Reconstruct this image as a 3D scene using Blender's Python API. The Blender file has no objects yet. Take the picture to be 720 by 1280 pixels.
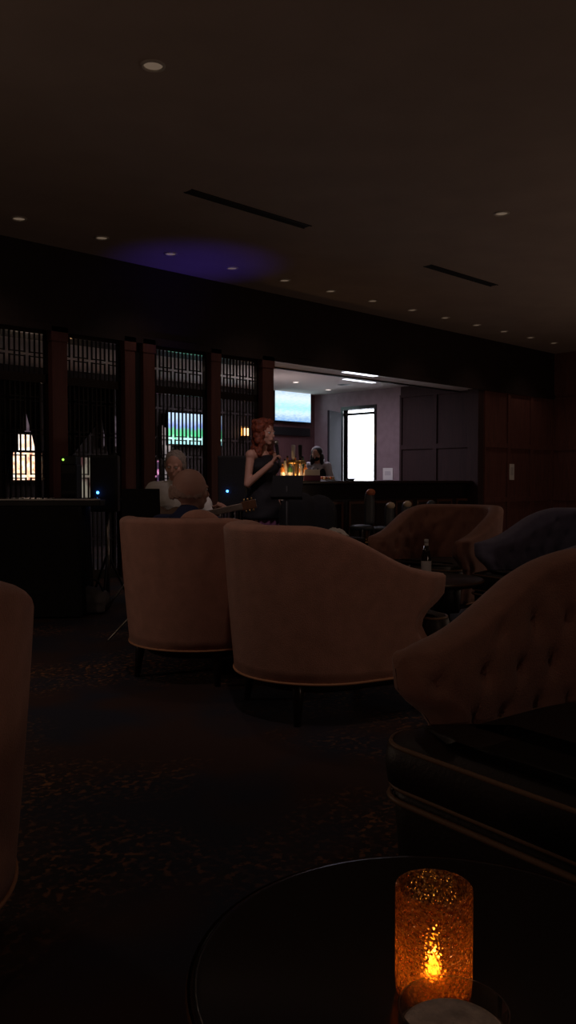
import bpy, bmesh, math, random
from mathutils import Vector, Matrix, noise
random.seed(7)
C = bpy.context.scene.collection
PI = math.pi
F = 1050.0
CAMH = 1.10
YAW = math.radians(44.5)
FW = (math.sin(YAW), math.cos(YAW)); RT = (math.cos(YAW), -math.sin(YAW))

def W(cx, cd):                       # metres right of / ahead of the viewer -> room coordinates
    return (RT[0]*cx + FW[0]*cd, RT[1]*cx + FW[1]*cd)
def U(u, d):
    return W((u-360)/F*d, d)
def rz(beta):                        # facing direction (0 = to the viewer's right, 90 = away) -> z rotation of a thing whose front is +Y
    return math.radians(-44.5 + beta - 90)

# ------------------------------------------------------------------ materials
def mat(name, col, rough=0.6, metal=0.0, emit=None, es=0.0, spec=0.5, noise_amt=0.0, nscale=8.0, bump=0.0, bscale=60.0, sheen=0.0, trans=0.0, ior=1.45, coat=0.0):
    m = bpy.data.materials.new(name); m.use_nodes = True
    nt = m.node_tree; b = nt.nodes['Principled BSDF']
    b.inputs['Base Color'].default_value = (*col, 1)
    b.inputs['Roughness'].default_value = rough
    b.inputs['Metallic'].default_value = metal
    b.inputs['Specular IOR Level'].default_value = spec
    b.inputs['Sheen Weight'].default_value = sheen
    b.inputs['Transmission Weight'].default_value = trans
    b.inputs['IOR'].default_value = ior
    b.inputs['Coat Weight'].default_value = coat
    if emit:
        b.inputs['Emission Color'].default_value = (*emit, 1); b.inputs['Emission Strength'].default_value = es
    tc = nt.nodes.new('ShaderNodeTexCoord')
    if noise_amt > 0:
        n = nt.nodes.new('ShaderNodeTexNoise'); n.inputs['Scale'].default_value = nscale; n.inputs['Detail'].default_value = 5
        nt.links.new(tc.outputs['Object'], n.inputs['Vector'])
        r = nt.nodes.new('ShaderNodeValToRGB')
        r.color_ramp.elements[0].position = 0.3; r.color_ramp.elements[1].position = 0.7
        r.color_ramp.elements[0].color = (*[c*(1-noise_amt) for c in col], 1)
        r.color_ramp.elements[1].color = (*[min(1, c*(1+noise_amt)) for c in col], 1)
        nt.links.new(n.outputs['Fac'], r.inputs['Fac']); nt.links.new(r.outputs['Color'], b.inputs['Base Color'])
    if bump > 0:
        n2 = nt.nodes.new('ShaderNodeTexNoise'); n2.inputs['Scale'].default_value = bscale; n2.inputs['Detail'].default_value = 3
        nt.links.new(tc.outputs['Object'], n2.inputs['Vector'])
        bp = nt.nodes.new('ShaderNodeBump'); bp.inputs['Strength'].default_value = bump; bp.inputs['Distance'].default_value = 0.01
        nt.links.new(n2.outputs['Fac'], bp.inputs['Height']); nt.links.new(bp.outputs['Normal'], b.inputs['Normal'])
    return m

def wood(name, c0, c1, rough=0.35, stretch=(6, 6, 0.6), coat=0.3):
    m = mat(name, c0, rough, coat=coat); nt = m.node_tree; b = nt.nodes['Principled BSDF']
    tc = nt.nodes.new('ShaderNodeTexCoord'); mp = nt.nodes.new('ShaderNodeMapping'); mp.inputs['Scale'].default_value = stretch
    n = nt.nodes.new('ShaderNodeTexNoise'); n.inputs['Scale'].default_value = 3; n.inputs['Detail'].default_value = 8; n.inputs['Distortion'].default_value = 1.2
    r = nt.nodes.new('ShaderNodeValToRGB'); r.color_ramp.elements[0].color = (*c0, 1); r.color_ramp.elements[1].color = (*c1, 1)
    r.color_ramp.elements[0].position = .3; r.color_ramp.elements[1].position = .7
    nt.links.new(tc.outputs['Object'], mp.inputs['Vector']); nt.links.new(mp.outputs['Vector'], n.inputs['Vector'])
    nt.links.new(n.outputs['Fac'], r.inputs['Fac']); nt.links.new(r.outputs['Color'], b.inputs['Base Color'])
    return m

def emis_tex(name, stops, strength, scale=6.0, stretch=(1, 1, 1), base=(0.02, 0.02, 0.02), detail=4, vertical=None):
    """something that gives off light of changing colour: a screen or a lit pane. vertical=(z0,z1) runs the ramp upward"""
    m = mat(name, base, 0.3); nt = m.node_tree; b = nt.nodes['Principled BSDF']
    tc = nt.nodes.new('ShaderNodeTexCoord'); mp = nt.nodes.new('ShaderNodeMapping'); mp.inputs['Scale'].default_value = stretch
    n = nt.nodes.new('ShaderNodeTexNoise'); n.inputs['Scale'].default_value = scale; n.inputs['Detail'].default_value = detail
    nt.links.new(tc.outputs['Object'], mp.inputs['Vector']); nt.links.new(mp.outputs['Vector'], n.inputs['Vector'])
    r = nt.nodes.new('ShaderNodeValToRGB')
    while len(r.color_ramp.elements) < len(stops): r.color_ramp.elements.new(0.5)
    for e, (p, c) in zip(r.color_ramp.elements, stops): e.position = p; e.color = (*c, 1)
    if vertical:
        sx = nt.nodes.new('ShaderNodeSeparateXYZ'); nt.links.new(tc.outputs['Object'], sx.inputs[0])
        mr = nt.nodes.new('ShaderNodeMapRange'); mr.inputs[1].default_value = vertical[0]; mr.inputs[2].default_value = vertical[1]
        nt.links.new(sx.outputs['Z'], mr.inputs[0])
        ad = nt.nodes.new('ShaderNodeMath'); ad.operation = 'MULTIPLY_ADD'; ad.inputs[1].default_value = 0.5
        sb = nt.nodes.new('ShaderNodeMath'); sb.operation = 'SUBTRACT'; sb.inputs[1].default_value = 0.25
        nt.links.new(n.outputs['Fac'], ad.inputs[0]); nt.links.new(mr.outputs[0], ad.inputs[2])
        nt.links.new(ad.outputs[0], sb.inputs[0]); nt.links.new(sb.outputs[0], r.inputs['Fac'])
    else:
        nt.links.new(n.outputs['Fac'], r.inputs['Fac'])
    nt.links.new(r.outputs['Color'], b.inputs['Emission Color']); b.inputs['Emission Strength'].default_value = strength
    return m

M = {}
M['ceiling'] = mat('ceiling_paint', (.42, .34, .29), .9, noise_amt=.06, nscale=2)
M['bar_ceiling'] = mat('bar_ceiling_paint', (.62, .55, .52), .85)
M['wood_wall'] = wood('dark_mahogany_panel', (.11, .045, .040), (.18, .072, .058), .6, coat=0)
M['wood_fascia'] = wood('dark_fascia_and_unlit_wall', (.018, .011, .011), (.028, .016, .014), .55, coat=0)
M['wood_post'] = wood('reddish_post_wood', (.115, .045, .042), (.16, .062, .055), .55, coat=0)
M['wood_dark'] = wood('near_black_wood', (.012, .008, .007), (.022, .013, .01), .3)
M['wood_bar'] = wood('bar_wood', (.08, .035, .02), (.14, .06, .03), .35)
M['plaster'] = mat('bar_side_plaster', (.30, .22, .24), .8, noise_amt=.1)
M['door_paint'] = mat('dark_door_paint', (.018, .017, .02), .9, spec=.1)
M['wood_side'] = wood('dark_bar_side_panel', (.028, .012, .012), (.045, .018, .018), .75, coat=0)
M['wood_back'] = wood('mauve_brown_back_wall', (.11, .05, .055), (.15, .07, .07), .7, coat=0)
M['neck_wood'] = mat('pale_maple_neck', (.36, .28, .22), .4)
M['lattice'] = mat('black_lattice_metal', (.010, .008, .008), .5)
M['curtain'] = mat('dark_drape_fabric', (.012, .010, .013), .95, sheen=.1)
M['fabric'] = mat('rust_brown_velour', (.39, .195, .145), .9, noise_amt=.12, nscale=14, bump=.35, bscale=220, sheen=.25)
M['fabric_bluelit'] = mat('blue_lit_velour', (.20, .20, .32), .9, noise_amt=.12, nscale=14, bump=.35, bscale=220, sheen=.25)  # same velour with bluish light put into its colour
M['piping'] = mat('pale_piping', (.48, .24, .13), .6)
M['seat'] = mat('dark_seat_leather', (.014, .009, .007), .5, bump=.15, bscale=90)
M['seat_pipe'] = mat('seat_welt_leather', (.20, .12, .07), .45)
M['black'] = mat('matte_black', (.008, .008, .009), .6)
M['black_gloss'] = mat('gloss_black', (.008, .008, .009), .15)
M['black_cloth'] = mat('black_cloth', (.006, .006, .007), .95)
M['grille'] = mat('speaker_grille', (.012, .012, .014), .7, bump=.6, bscale=300)
M['metal'] = mat('dull_metal', (.35, .33, .30), .35, 1.0)
M['brass'] = mat('aged_brass', (.55, .36, .14), .35, 1.0)
M['white'] = mat('white_plastic', (.75, .74, .72), .5)
M['paper'] = mat('white_paper', (.8, .78, .75), .8)
M['skin'] = mat('skin', (.55, .30, .22), .55, noise_amt=.05)
M['skin_b'] = mat('skin_ruddy', (.40, .23, .19), .6, noise_amt=.06)
M['hair_red'] = mat('red_brown_hair', (.20, .045, .02), .6, noise_amt=.45, nscale=40, bump=.8, bscale=60)
M['hair_grey'] = mat('grey_hair', (.30, .25, .21), .8, noise_amt=.3, nscale=60, bump=.6, bscale=120)
M['hair_stubble'] = mat('thin_grey_hair', (.32, .22, .19), .9, noise_amt=.2, nscale=60)
M['hair_dark'] = mat('dark_hair', (.015, .012, .014), .5, bump=.5, bscale=80)
M['shirt_white'] = mat('white_shirt', (.66, .64, .60), .85, bump=.2, bscale=30)
M['shirt_navy'] = mat('navy_shirt', (.02, .03, .09), .85)
M['shirt_grey'] = mat('pale_grey_shirt', (.45, .42, .44), .85)
M['dress'] = mat('black_dress', (.008, .007, .010), .8)
M['skirt'] = mat('mauve_skirt', (.16, .055, .12), .8)
M['trousers'] = mat('dark_trousers', (.015, .015, .02), .85)
M['eye'] = mat('eye_white', (.6, .58, .55), .2)
M['lamp_rim'] = mat('downlight_rim', (.6, .55, .48), .4)
M['lamp_glow'] = mat('downlight_glow', (.5, .45, .4), .4, emit=(1, .72, .5), es=.10)
M['spot_glow'] = mat('bar_spot_glow', (.5, .5, .5), .4, emit=(1, .8, .75), es=2.5)
M['glare_glow'] = mat('reflected_glare_white', (.5, .5, .5), .4, emit=(.86, .86, 1), es=2.2)
M['sconce'] = mat('sconce_glass', (.6, .4, .2), .4, emit=(1, .55, .24), es=3.0)
M['led_blue'] = mat('blue_led', (.0, .1, .6), .3, emit=(.05, .25, 1), es=9)
M['led_green'] = mat('green_led', (.1, .6, .1), .3, emit=(.45, 1, .1), es=1.5)
M['amber_bottle'] = mat('amber_bottle_glass', (.35, .13, .03), .1, spec=.7)
M['green_bottle'] = mat('green_bottle_glass', (.05, .14, .06), .1, spec=.7)
M['clear_bottle'] = mat('clear_bottle_glass', (.55, .50, .42), .12, spec=.7)
M['beer_glass'] = mat('brown_beer_glass', (.02, .012, .008), .12, spec=.7)
M['label'] = mat('bottle_label', (.62, .60, .60), .7)
M['orange'] = mat('orange_highlight_garnish', (.55, .16, .06), .45)
M['cream'] = mat('cream_highlight_garnish', (.60, .48, .34), .45)
M['stool_back'] = mat('stool_teal_leather', (.05, .06, .07), .5)
M['bag'] = mat('grey_bag_fabric', (.10, .095, .10), .8, bump=.5, bscale=20)
M['slot_shade'] = mat('slot_depth_shade', (.006, .005, .005), .9)  # near-black stands in for the shaded depth of the ceiling slots
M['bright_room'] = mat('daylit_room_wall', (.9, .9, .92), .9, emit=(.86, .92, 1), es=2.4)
M['guitar'] = wood('guitar_wood', (.09, .04, .02), (.15, .065, .03), .35)

# carpet with a scattered gold and navy figure
def carpet():
    m = mat('patterned_carpet', (.03, .02, .02), .95); nt = m.node_tree; b = nt.nodes['Principled BSDF']
    tc = nt.nodes.new('ShaderNodeTexCoord')
    v = nt.nodes.new('ShaderNodeTexVoronoi'); v.inputs['Scale'].default_value = 9; v.feature = 'DISTANCE_TO_EDGE'
    n = nt.nodes.new('ShaderNodeTexNoise'); n.inputs['Scale'].default_value = 38; n.inputs['Detail'].default_value = 3
    nb = nt.nodes.new('ShaderNodeTexNoise'); nb.inputs['Scale'].default_value = 1.6; nb.inputs['Detail'].default_value = 2
    for q in (v, n, nb): nt.links.new(tc.outputs['Object'], q.inputs['Vector'])
    r1 = nt.nodes.new('ShaderNodeValToRGB')
    e = r1.color_ramp.elements; e[0].position = .50; e[0].color = (.016, .011, .012, 1); e[1].position = .60; e[1].color = (.30, .13, .05, 1)
    nt.links.new(n.outputs['Fac'], r1.inputs['Fac'])
    r2 = nt.nodes.new('ShaderNodeValToRGB')
    e = r2.color_ramp.elements; e[0].position = .42; e[0].color = (.012, .016, .035, 1); e[1].position = .58; e[1].color = (.034, .015, .014, 1)
    nt.links.new(nb.outputs['Fac'], r2.inputs['Fac'])
    r3 = nt.nodes.new('ShaderNodeValToRGB')
    e = r3.color_ramp.elements; e[0].position = .03; e[0].color = (1, 1, 1, 1); e[1].position = .12; e[1].color = (.25, .25, .25, 1)
    nt.links.new(v.outputs['Distance'], r3.inputs['Fac'])
    mx = nt.nodes.new('ShaderNodeMix'); mx.data_type = 'RGBA'
    np_ = nt.nodes.new('ShaderNodeTexNoise'); np_.inputs['Scale'].default_value = 1.1; nt.links.new(tc.outputs['Object'], np_.inputs['Vector'])
    r4 = nt.nodes.new('ShaderNodeValToRGB'); r4.color_ramp.elements[0].position = .46; r4.color_ramp.elements[1].position = .66  # coarse mask keeps the gold to patches, painted as pools of light
    nt.links.new(np_.outputs['Fac'], r4.inputs['Fac'])
    ml = nt.nodes.new('ShaderNodeMath'); ml.operation = 'MULTIPLY'; nt.links.new(r3.outputs['Color'], ml.inputs[0]); nt.links.new(r4.outputs['Color'], ml.inputs[1])
    nt.links.new(ml.outputs[0], mx.inputs[0]); nt.links.new(r2.outputs['Color'], mx.inputs[6]); nt.links.new(r1.outputs['Color'], mx.inputs[7])
    nt.links.new(mx.outputs[2], b.inputs['Base Color'])
    return m
M['carpet'] = carpet()

# dimpled amber-lit glass of the candle holder
def votive_glass():
    m = bpy.data.materials.new('dimpled_votive_glass'); m.use_nodes = True; nt = m.node_tree; nt.nodes.clear()
    out = nt.nodes.new('ShaderNodeOutputMaterial'); tc = nt.nodes.new('ShaderNodeTexCoord')
    v = nt.nodes.new('ShaderNodeTexVoronoi'); v.inputs['Scale'].default_value = 210
    n = nt.nodes.new('ShaderNodeTexNoise'); n.inputs['Scale'].default_value = 230; n.inputs['Detail'].default_value = 3
    nt.links.new(tc.outputs['Object'], v.inputs['Vector']); nt.links.new(tc.outputs['Object'], n.inputs['Vector'])
    bp = nt.nodes.new('ShaderNodeBump'); bp.inputs['Strength'].default_value = 1; bp.inputs['Distance'].default_value = .004
    nt.links.new(v.outputs['Distance'], bp.inputs['Height'])
    ta = nt.nodes.new('ShaderNodeBsdfTransparent'); ta.inputs[0].default_value = (.92, .60, .34, 1)
    rf = nt.nodes.new('ShaderNodeBsdfRefraction'); rf.inputs['Color'].default_value = (.95, .66, .36, 1); rf.inputs['IOR'].default_value = 1.16; rf.inputs['Roughness'].default_value = .05
    nt.links.new(bp.outputs[0], rf.inputs['Normal'])
    tr = nt.nodes.new('ShaderNodeMixShader'); tr.inputs[0].default_value = .45; nt.links.new(ta.outputs[0], tr.inputs[1]); nt.links.new(rf.outputs[0], tr.inputs[2])
    tl = nt.nodes.new('ShaderNodeBsdfTranslucent'); tl.inputs[0].default_value = (.80, .38, .13, 1)
    gl = nt.nodes.new('ShaderNodeBsdfGlossy'); gl.inputs[0].default_value = (1, .8, .6, 1); gl.inputs['Roughness'].default_value = .12
    for s in (tl, gl): nt.links.new(bp.outputs[0], s.inputs['Normal'])
    r = nt.nodes.new('ShaderNodeValToRGB'); r.color_ramp.elements[0].position = .40; r.color_ramp.elements[1].position = .62
    r.color_ramp.elements[0].color = (.03, .03, .03, 1); r.color_ramp.elements[1].color = (.42, .42, .42, 1)
    nt.links.new(n.outputs['Fac'], r.inputs['Fac'])
    m1 = nt.nodes.new('ShaderNodeMixShader'); nt.links.new(r.outputs['Color'], m1.inputs[0]); nt.links.new(tr.outputs[0], m1.inputs[1]); nt.links.new(tl.outputs[0], m1.inputs[2])
    m2 = nt.nodes.new('ShaderNodeMixShader'); m2.inputs[0].default_value = .12
    nt.links.new(m1.outputs[0], m2.inputs[1]); nt.links.new(gl.outputs[0], m2.inputs[2]); nt.links.new(m2.outputs[0], out.inputs[0])
    return m
def clear_glass():
    m = bpy.data.materials.new('clear_tumbler_glass'); m.use_nodes = True; nt = m.node_tree; nt.nodes.clear()
    out = nt.nodes.new('ShaderNodeOutputMaterial')
    tr = nt.nodes.new('ShaderNodeBsdfTransparent'); tr.inputs[0].default_value = (.93, .90, .86, 1)
    gl = nt.nodes.new('ShaderNodeBsdfGlossy'); gl.inputs['Roughness'].default_value = .06
    lw = nt.nodes.new('ShaderNodeLayerWeight'); lw.inputs[0].default_value = .35
    m1 = nt.nodes.new('ShaderNodeMixShader'); nt.links.new(lw.outputs['Facing'], m1.inputs[0]); nt.links.new(tr.outputs[0], m1.inputs[1]); nt.links.new(gl.outputs[0], m1.inputs[2])
    nt.links.new(m1.outputs[0], out.inputs[0]); return m
M['votive'] = votive_glass(); M['tumbler'] = clear_glass()
M['flame'] = mat('candle_flame', (1, .5, .1), .5, emit=(1, .48, .05), es=22)
M['wax'] = mat('candle_wax', (.75, .5, .3), .5)
M['foam'] = mat('pale_drink_foam', (.62, .52, .46), .7, noise_amt=.35, nscale=45, bump=.6, bscale=150)

# ------------------------------------------------------------------ mesh builder
class MB:
    def __init__(s): s.v = []; s.f = []
    def add(s, vs, fs):
        o = len(s.v); s.v += [tuple(p) for p in vs]; s.f += [tuple(i+o for i in f) for f in fs]; return s
    def box(s, x0, x1, y0, y1, z0, z1):
        return s.add([(x0,y0,z0),(x1,y0,z0),(x1,y1,z0),(x0,y1,z0),(x0,y0,z1),(x1,y0,z1),(x1,y1,z1),(x0,y1,z1)],
                     [(0,3,2,1),(4,5,6,7),(0,1,5,4),(1,2,6,5),(2,3,7,6),(3,0,4,7)])
    def obox(s, c, size, R):
        vs = []
        for z in (-1, 1):
            for x, y in ((-1,-1),(1,-1),(1,1),(-1,1)):
                vs.append(Vector(c) + R @ Vector((x*size[0]/2, y*size[1]/2, z*size[2]/2)))
        return s.add(vs, [(0,3,2,1),(4,5,6,7),(0,1,5,4),(1,2,6,5),(2,3,7,6),(3,0,4,7)])
    def tube(s, pts, rad, n=10, closed=False, cap=True):
        pts = [Vector(p) for p in pts]; N = len(pts); rs = rad if isinstance(rad, (list, tuple)) else [rad]*N
        rings = []; up0 = None
        for i, p in enumerate(pts):
            if closed: t = pts[(i+1) % N] - pts[i-1]
            else: t = pts[min(i+1, N-1)] - pts[max(i-1, 0)]
            t.normalize()
            a = Vector((0,0,1)) if abs(t.z) < .9 else Vector((1,0,0))
            if up0 is not None: a = up0
            x = t.cross(a); 
            if x.length < 1e-4: x = t.cross(Vector((0,1,0)))
            x.normalize(); y = x.cross(t).normalized(); up0 = y
            rings.append([p + (x*math.cos(2*PI*k/n) + y*math.sin(2*PI*k/n))*rs[i] for k in range(n)])
        vs = [q for r in rings for q in r]; fs = []
        for i in range(N if closed else N-1):
            j = (i+1) % N
            for k in range(n): fs.append((i*n+k, i*n+(k+1)%n, j*n+(k+1)%n, j*n+k))
        if cap and not closed: fs += [tuple(range(n))[::-1], tuple((N-1)*n+k for k in range(n))]
        return s.add(vs, fs)
    def lathe(s, prof, c=(0,0,0), n=32, closed=False):
        vs = []; fs = []
        for r, z in prof:
            for k in range(n): vs.append((c[0]+r*math.cos(2*PI*k/n), c[1]+r*math.sin(2*PI*k/n), c[2]+z))
        m = len(prof)
        for i in range(m if closed else m-1):
            j = (i+1) % m
            for k in range(n): fs.append((i*n+k, i*n+(k+1)%n, j*n+(k+1)%n, j*n+k))
        return s.add(vs, fs)
    def ball(s, c, r, R=None, nu=20, nv=12):
        r = (r, r, r) if not isinstance(r, (list, tuple)) else r; vs = []; fs = []
        for i in range(nv+1):
            th = PI*i/nv
            for k in range(nu):
                p = Vector((r[0]*math.sin(th)*math.cos(2*PI*k/nu), r[1]*math.sin(th)*math.sin(2*PI*k/nu), r[2]*math.cos(th)))
                if R is not None: p = R @ p
                vs.append(Vector(c)+p)
        for i in range(nv):
            for k in range(nu): fs.append((i*nu+k, (i+1)*nu+k, (i+1)*nu+(k+1)%nu, i*nu+(k+1)%nu))
        return s.add(vs, fs)
    def prism(s, poly, y0, y1, axis='y'):
        n = len(poly)
        f = (lambda a, b, y: (a, y, b)) if axis == 'y' else (lambda a, b, y: (a, b, y))
        vs = [f(a, b, y0) for a, b in poly] + [f(a, b, y1) for a, b in poly]
        return s.add(vs, [tuple(range(n)), tuple(range(n, 2*n))[::-1]] + [(i, i+n, (i+1)%n+n, (i+1)%n) for i in range(n)])
    def build(s, name, m, parent=None, smooth=False, bevel=0.0, kind=None, label=None, seg=2):
        me = bpy.data.meshes.new(name); me.from_pydata(s.v, [], s.f)
        bm = bmesh.new(); bm.from_mesh(me); bmesh.ops.remove_doubles(bm, verts=bm.verts, dist=1e-5)
        bmesh.ops.dissolve_degenerate(bm, dist=1e-6, edges=bm.edges)
        bmesh.ops.recalc_face_normals(bm, faces=bm.faces); bm.to_mesh(me); bm.free()
        if smooth:
            for p in me.polygons: p.use_smooth = True
        o = bpy.data.objects.new(name, me); C.objects.link(o); o.parent = parent
        me.materials.append(m if not isinstance(m, str) else M[m])
        if bevel > 0:
            b = o.modifiers.new('bevel', 'BEVEL'); b.width = bevel; b.segments = seg; b.limit_method = 'ANGLE'
        if kind: o['kind'] = kind
        if label: o['label'] = label
        return o

def thing(name, label, cat, loc=(0,0,0), rot=0.0, group=None):
    o = bpy.data.objects.new(name, None); C.objects.link(o)
    o.location = loc; o.rotation_euler = (0, 0, rot); o.empty_display_size = .1
    o['label'] = label; o['category'] = cat
    if group: o['group'] = group
    return o
def tag(o, label, cat, group=None):
    o['label'] = label; o['category'] = cat
    if group: o['group'] = group
    return o
def dup(root, loc, rot=None, label=None, group=None, matmap=None):
    def sw(o):
        if matmap and o.type == 'MESH' and o.data.materials and o.data.materials[0].name in matmap:
            o.data = o.data.copy(); o.data.materials[0] = matmap[o.data.materials[0].name]
    r = root.copy(); C.objects.link(r); r.location = loc; sw(r)
    if rot is not None: r.rotation_euler = (0, 0, rot)
    if label: r['label'] = label
    if group: r['group'] = group
    for ch in list(root.children):
        c = ch.copy(); C.objects.link(c); c.parent = r; sw(c)
        for g in list(ch.children):
            d = g.copy(); C.objects.link(d); d.parent = c; sw(d)
    return r
ORD = ['first','second','third','fourth','fifth','sixth','seventh','eighth','ninth','tenth','eleventh','twelfth','thirteenth']

# ------------------------------------------------------------------ the room
XL, XR, YB, YW, YE, H = -3.6, 15.2, -3.2, 8.1, 12.15, 3.55
ZS, ZC = 2.70, 2.86
MB().box(XL-.2, XR+.2, YB-.2, YE+.3, -.1, 0).build('floor', 'carpet', kind='structure')
MB().box(XL-.2, XR+.2, YB-.2, YW+.45, H, H+.15).build('ceiling', 'ceiling', kind='structure')
MB().box(XL-.2, 12.72, YW+.45, YE+.2, ZC, ZC+.1).build('ceiling', 'bar_ceiling', kind='structure')
MB().box(XL-.2, XL, YB, YE, 0, H).build('wall_left', 'wood_wall', kind='structure')
MB().box(XL-.2, XR+.2, YB-.2, YB, 0, H).build('wall_near', 'wood_wall', kind='structure')
def panels(mb, axis, a0, a1, at, dirn, zs, n, t=.03, fr=.09):
    """raised stiles and rails of wall panelling along one wall"""
    w = (a1-a0)/n
    def bx(p0, p1, z0, z1):
        lo, hi = min(at, at+dirn*t), max(at, at+dirn*t)
        if axis == 'x': mb.box(p0, p1, lo, hi, z0, z1)
        else: mb.box(lo, hi, p0, p1, z0, z1)
    for i in range(n+1): bx(max(a0, a0+i*w-fr/2), min(a1, a0+i*w+fr/2), zs[0], zs[-1])
    for z in zs:
        for i in range(n):
            bx(a0+i*w+(fr/2), a0+(i+1)*w-(fr/2), max(zs[0], z-fr/2), min(zs[-1], z+fr/2))
m = MB().box(XR, XR+.2, YB, YW, 0, H); panels(m, 'y', YB, YW, XR, -1, [0, .75, 1.72, 2.7], 9); m.build('wall_right', 'wood_wall', kind='structure')
m = MB().box(12.72, XR+.2, YW, YW+.2, 0, 2.72); panels(m, 'x', 12.75, XR-.04, YW, -1, [0, .75, 1.72, 2.7], 3); m.build('wall_far', 'wood_wall', kind='structure')
MB().box(XL, 3.62, YW, YW+.15, 0, 2.72).build('wall_far_side', 'wood_fascia', kind='structure')
# the dark fascia over the screens and the bar opening
MB().box(XL, XR, YW-.02, YW+.14, 2.70, H).build('trim_1', 'wood_fascia', kind='structure')
MB().box(XL, XR, YW-.05, YW-.02, 2.66, 2.74).build('trim_2', 'wood_fascia', kind='structure')
MB().box(7.5, 12.72, YW+.02, YW+.45, ZS-.02, ZC+.1).build('trim_3', 'bar_ceiling', kind='structure')
MB().box(7.5, 12.72, YW+.45, YW+.50, ZS-.04, ZC).build('trim_4', 'black', kind='structure')
MB().box(XL, 7.5, YW+.14, YW+.50, 2.64, ZC+.1).build('trim_5', 'wood_fascia', kind='structure')
# back wall of the bar room
MB().box(XL, 11.28, YE, YE+.2, 0, ZC).build('wall_back', 'wood_fascia', kind='structure')  # darker wood stands in for the unlit stretch of this wall
MB().box(11.28, 12.9, YE, YE+.2, 0, ZC).build('wall_back_bar', 'wood_back', kind='structure')
MB().box(11.22, 11.34, YE-.06, YE, 0, ZC).build('trim_16', 'wood_dark', kind='structure')
# right side of the bar: wood near the lounge, plaster deeper in, a doorway with daylight behind
XS = 12.72; DY0, DY1, DZ = 10.54, 11.34, 2.50
m = MB().box(XS, XS+.12, YW+.2, 9.9, 0, ZC); panels(m, 'y', YW+.2, 9.9, XS, -1, [0, .75, 1.72, 2.7], 2); m.build('wall_bar_side', 'wood_side', kind='structure')
m = MB().box(XS, XS+.12, 9.9, DY0, 0, ZC).box(XS, XS+.12, DY1, YE, 0, ZC).box(XS, XS+.12, DY0, DY1, DZ, ZC)
m.build('wall_bar_end', 'plaster', kind='structure')
m = MB().box(XS-.02, XS+.14, DY0-.06, DY0, 0, DZ+.07).box(XS-.02, XS+.14, DY1, DY1+.06, 0, DZ+.07).box(XS-.02, XS+.14, DY0, DY1, DZ, DZ+.07)
m.box(XS+.02, XS+.10, DY0, DY1, DZ-.11, DZ-.06)
m.build('trim_6', 'wood_dark', kind='structure')
lf = MB().obox((-.01, .37, DZ/2-.02), (.04, .73, DZ-.06), Matrix.Rotation(0, 3, 'Z')).build('door_1', 'door_paint', kind='structure', bevel=.004)
lf.location = (XS-.05, DY1+.05, 0); lf.rotation_euler = (0, 0, math.radians(113))
MB().tube([(-.03, .66, 1.02), (-.08, .66, 1.02), (-.08, .56, 1.02)], .01).build('door_handle', 'brass', lf, True)
# daylit service room beyond the doorway
m = MB().box(XS+2.4, XS+2.5, 9.3, 12.6, 0, 2.75).box(XS+.12, XS+2.5, 9.2, 9.3, 0, 2.75).box(XS+.12, XS+2.5, 12.6, 12.7, 0, 2.75)
m.box(XS+.12, XS+2.5, 9.2, 12.7, 2.75, 2.8)
m.build('wall_service_room', 'bright_room', kind='structure')
MB().box(XL, 3.62, YW-.02, YW, 0, .12).build('baseboard_far', 'wood_dark', kind='structure')

# posts between the screens
posts = [(3.50, 3.66), (4.45, 4.63), (5.35, 5.49), (5.60, 5.76), (6.60, 6.75), (7.46, 7.66)]
for i, (a, b) in enumerate(posts):
    m = MB().box(a, b, YW-.04, YW+.12, 0, 2.72).box(a-.015, b+.015, YW-.055, YW+.13, 0, .14).box(a-.01, b+.01, YW-.05, YW+.125, 2.56, 2.72)
    m.build('trim_%d' % (7+i), 'wood_post', kind='structure', bevel=.006)
MB().box(5.49, 5.60, YW+.02, YW+.12, 0, 2.70).build('trim_13', 'black', kind='structure')
MB().box(12.55, 12.72, YW-.02, YW+.2, 0, 2.70).build('trim_14', 'wood_side', kind='structure', bevel=.005)

# lattice screens
bays = [(3.66, 4.45), (4.63, 5.35), (5.76, 6.60), (6.75, 7.46)]
bayname = ['at the far left edge beside the keyboard', 'between the reddish post and the double post', 'with the football screen glowing behind it', 'behind the singer next to the bar opening']
def lattice(mb, x0, x1, z0, z1, rails, pitch=.056, w=.016, d0=.06, d1=.074):
    n = int(round((x1-x0)/pitch)); p = (x1-x0)/n
    for k in range(1, n):
        x = x0+k*p; br = [r for r in rails if (k % 4) in (1, 2)]
        z = z0
        for r in sorted(br):
            mb.box(x-w/2, x+w/2, YW+d0, YW+d1, z, r-.012); z = r+.012
        mb.box(x-w/2, x+w/2, YW+d0, YW+d1, z, z1)
    for r in rails:
        for dz in (-.022, .022):
            a = x0
            for k in range(n+1):
                if (k % 4) == 1:
                    mb.box(a, x0+k*p, YW+d0+.004, YW+d1-.004, r+dz-.006, r+dz+.006); a = x0+(k+1)*p
            if a < x1: mb.box(a, x1, YW+d0+.004, YW+d1-.004, r+dz-.006, r+dz+.006)
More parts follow.
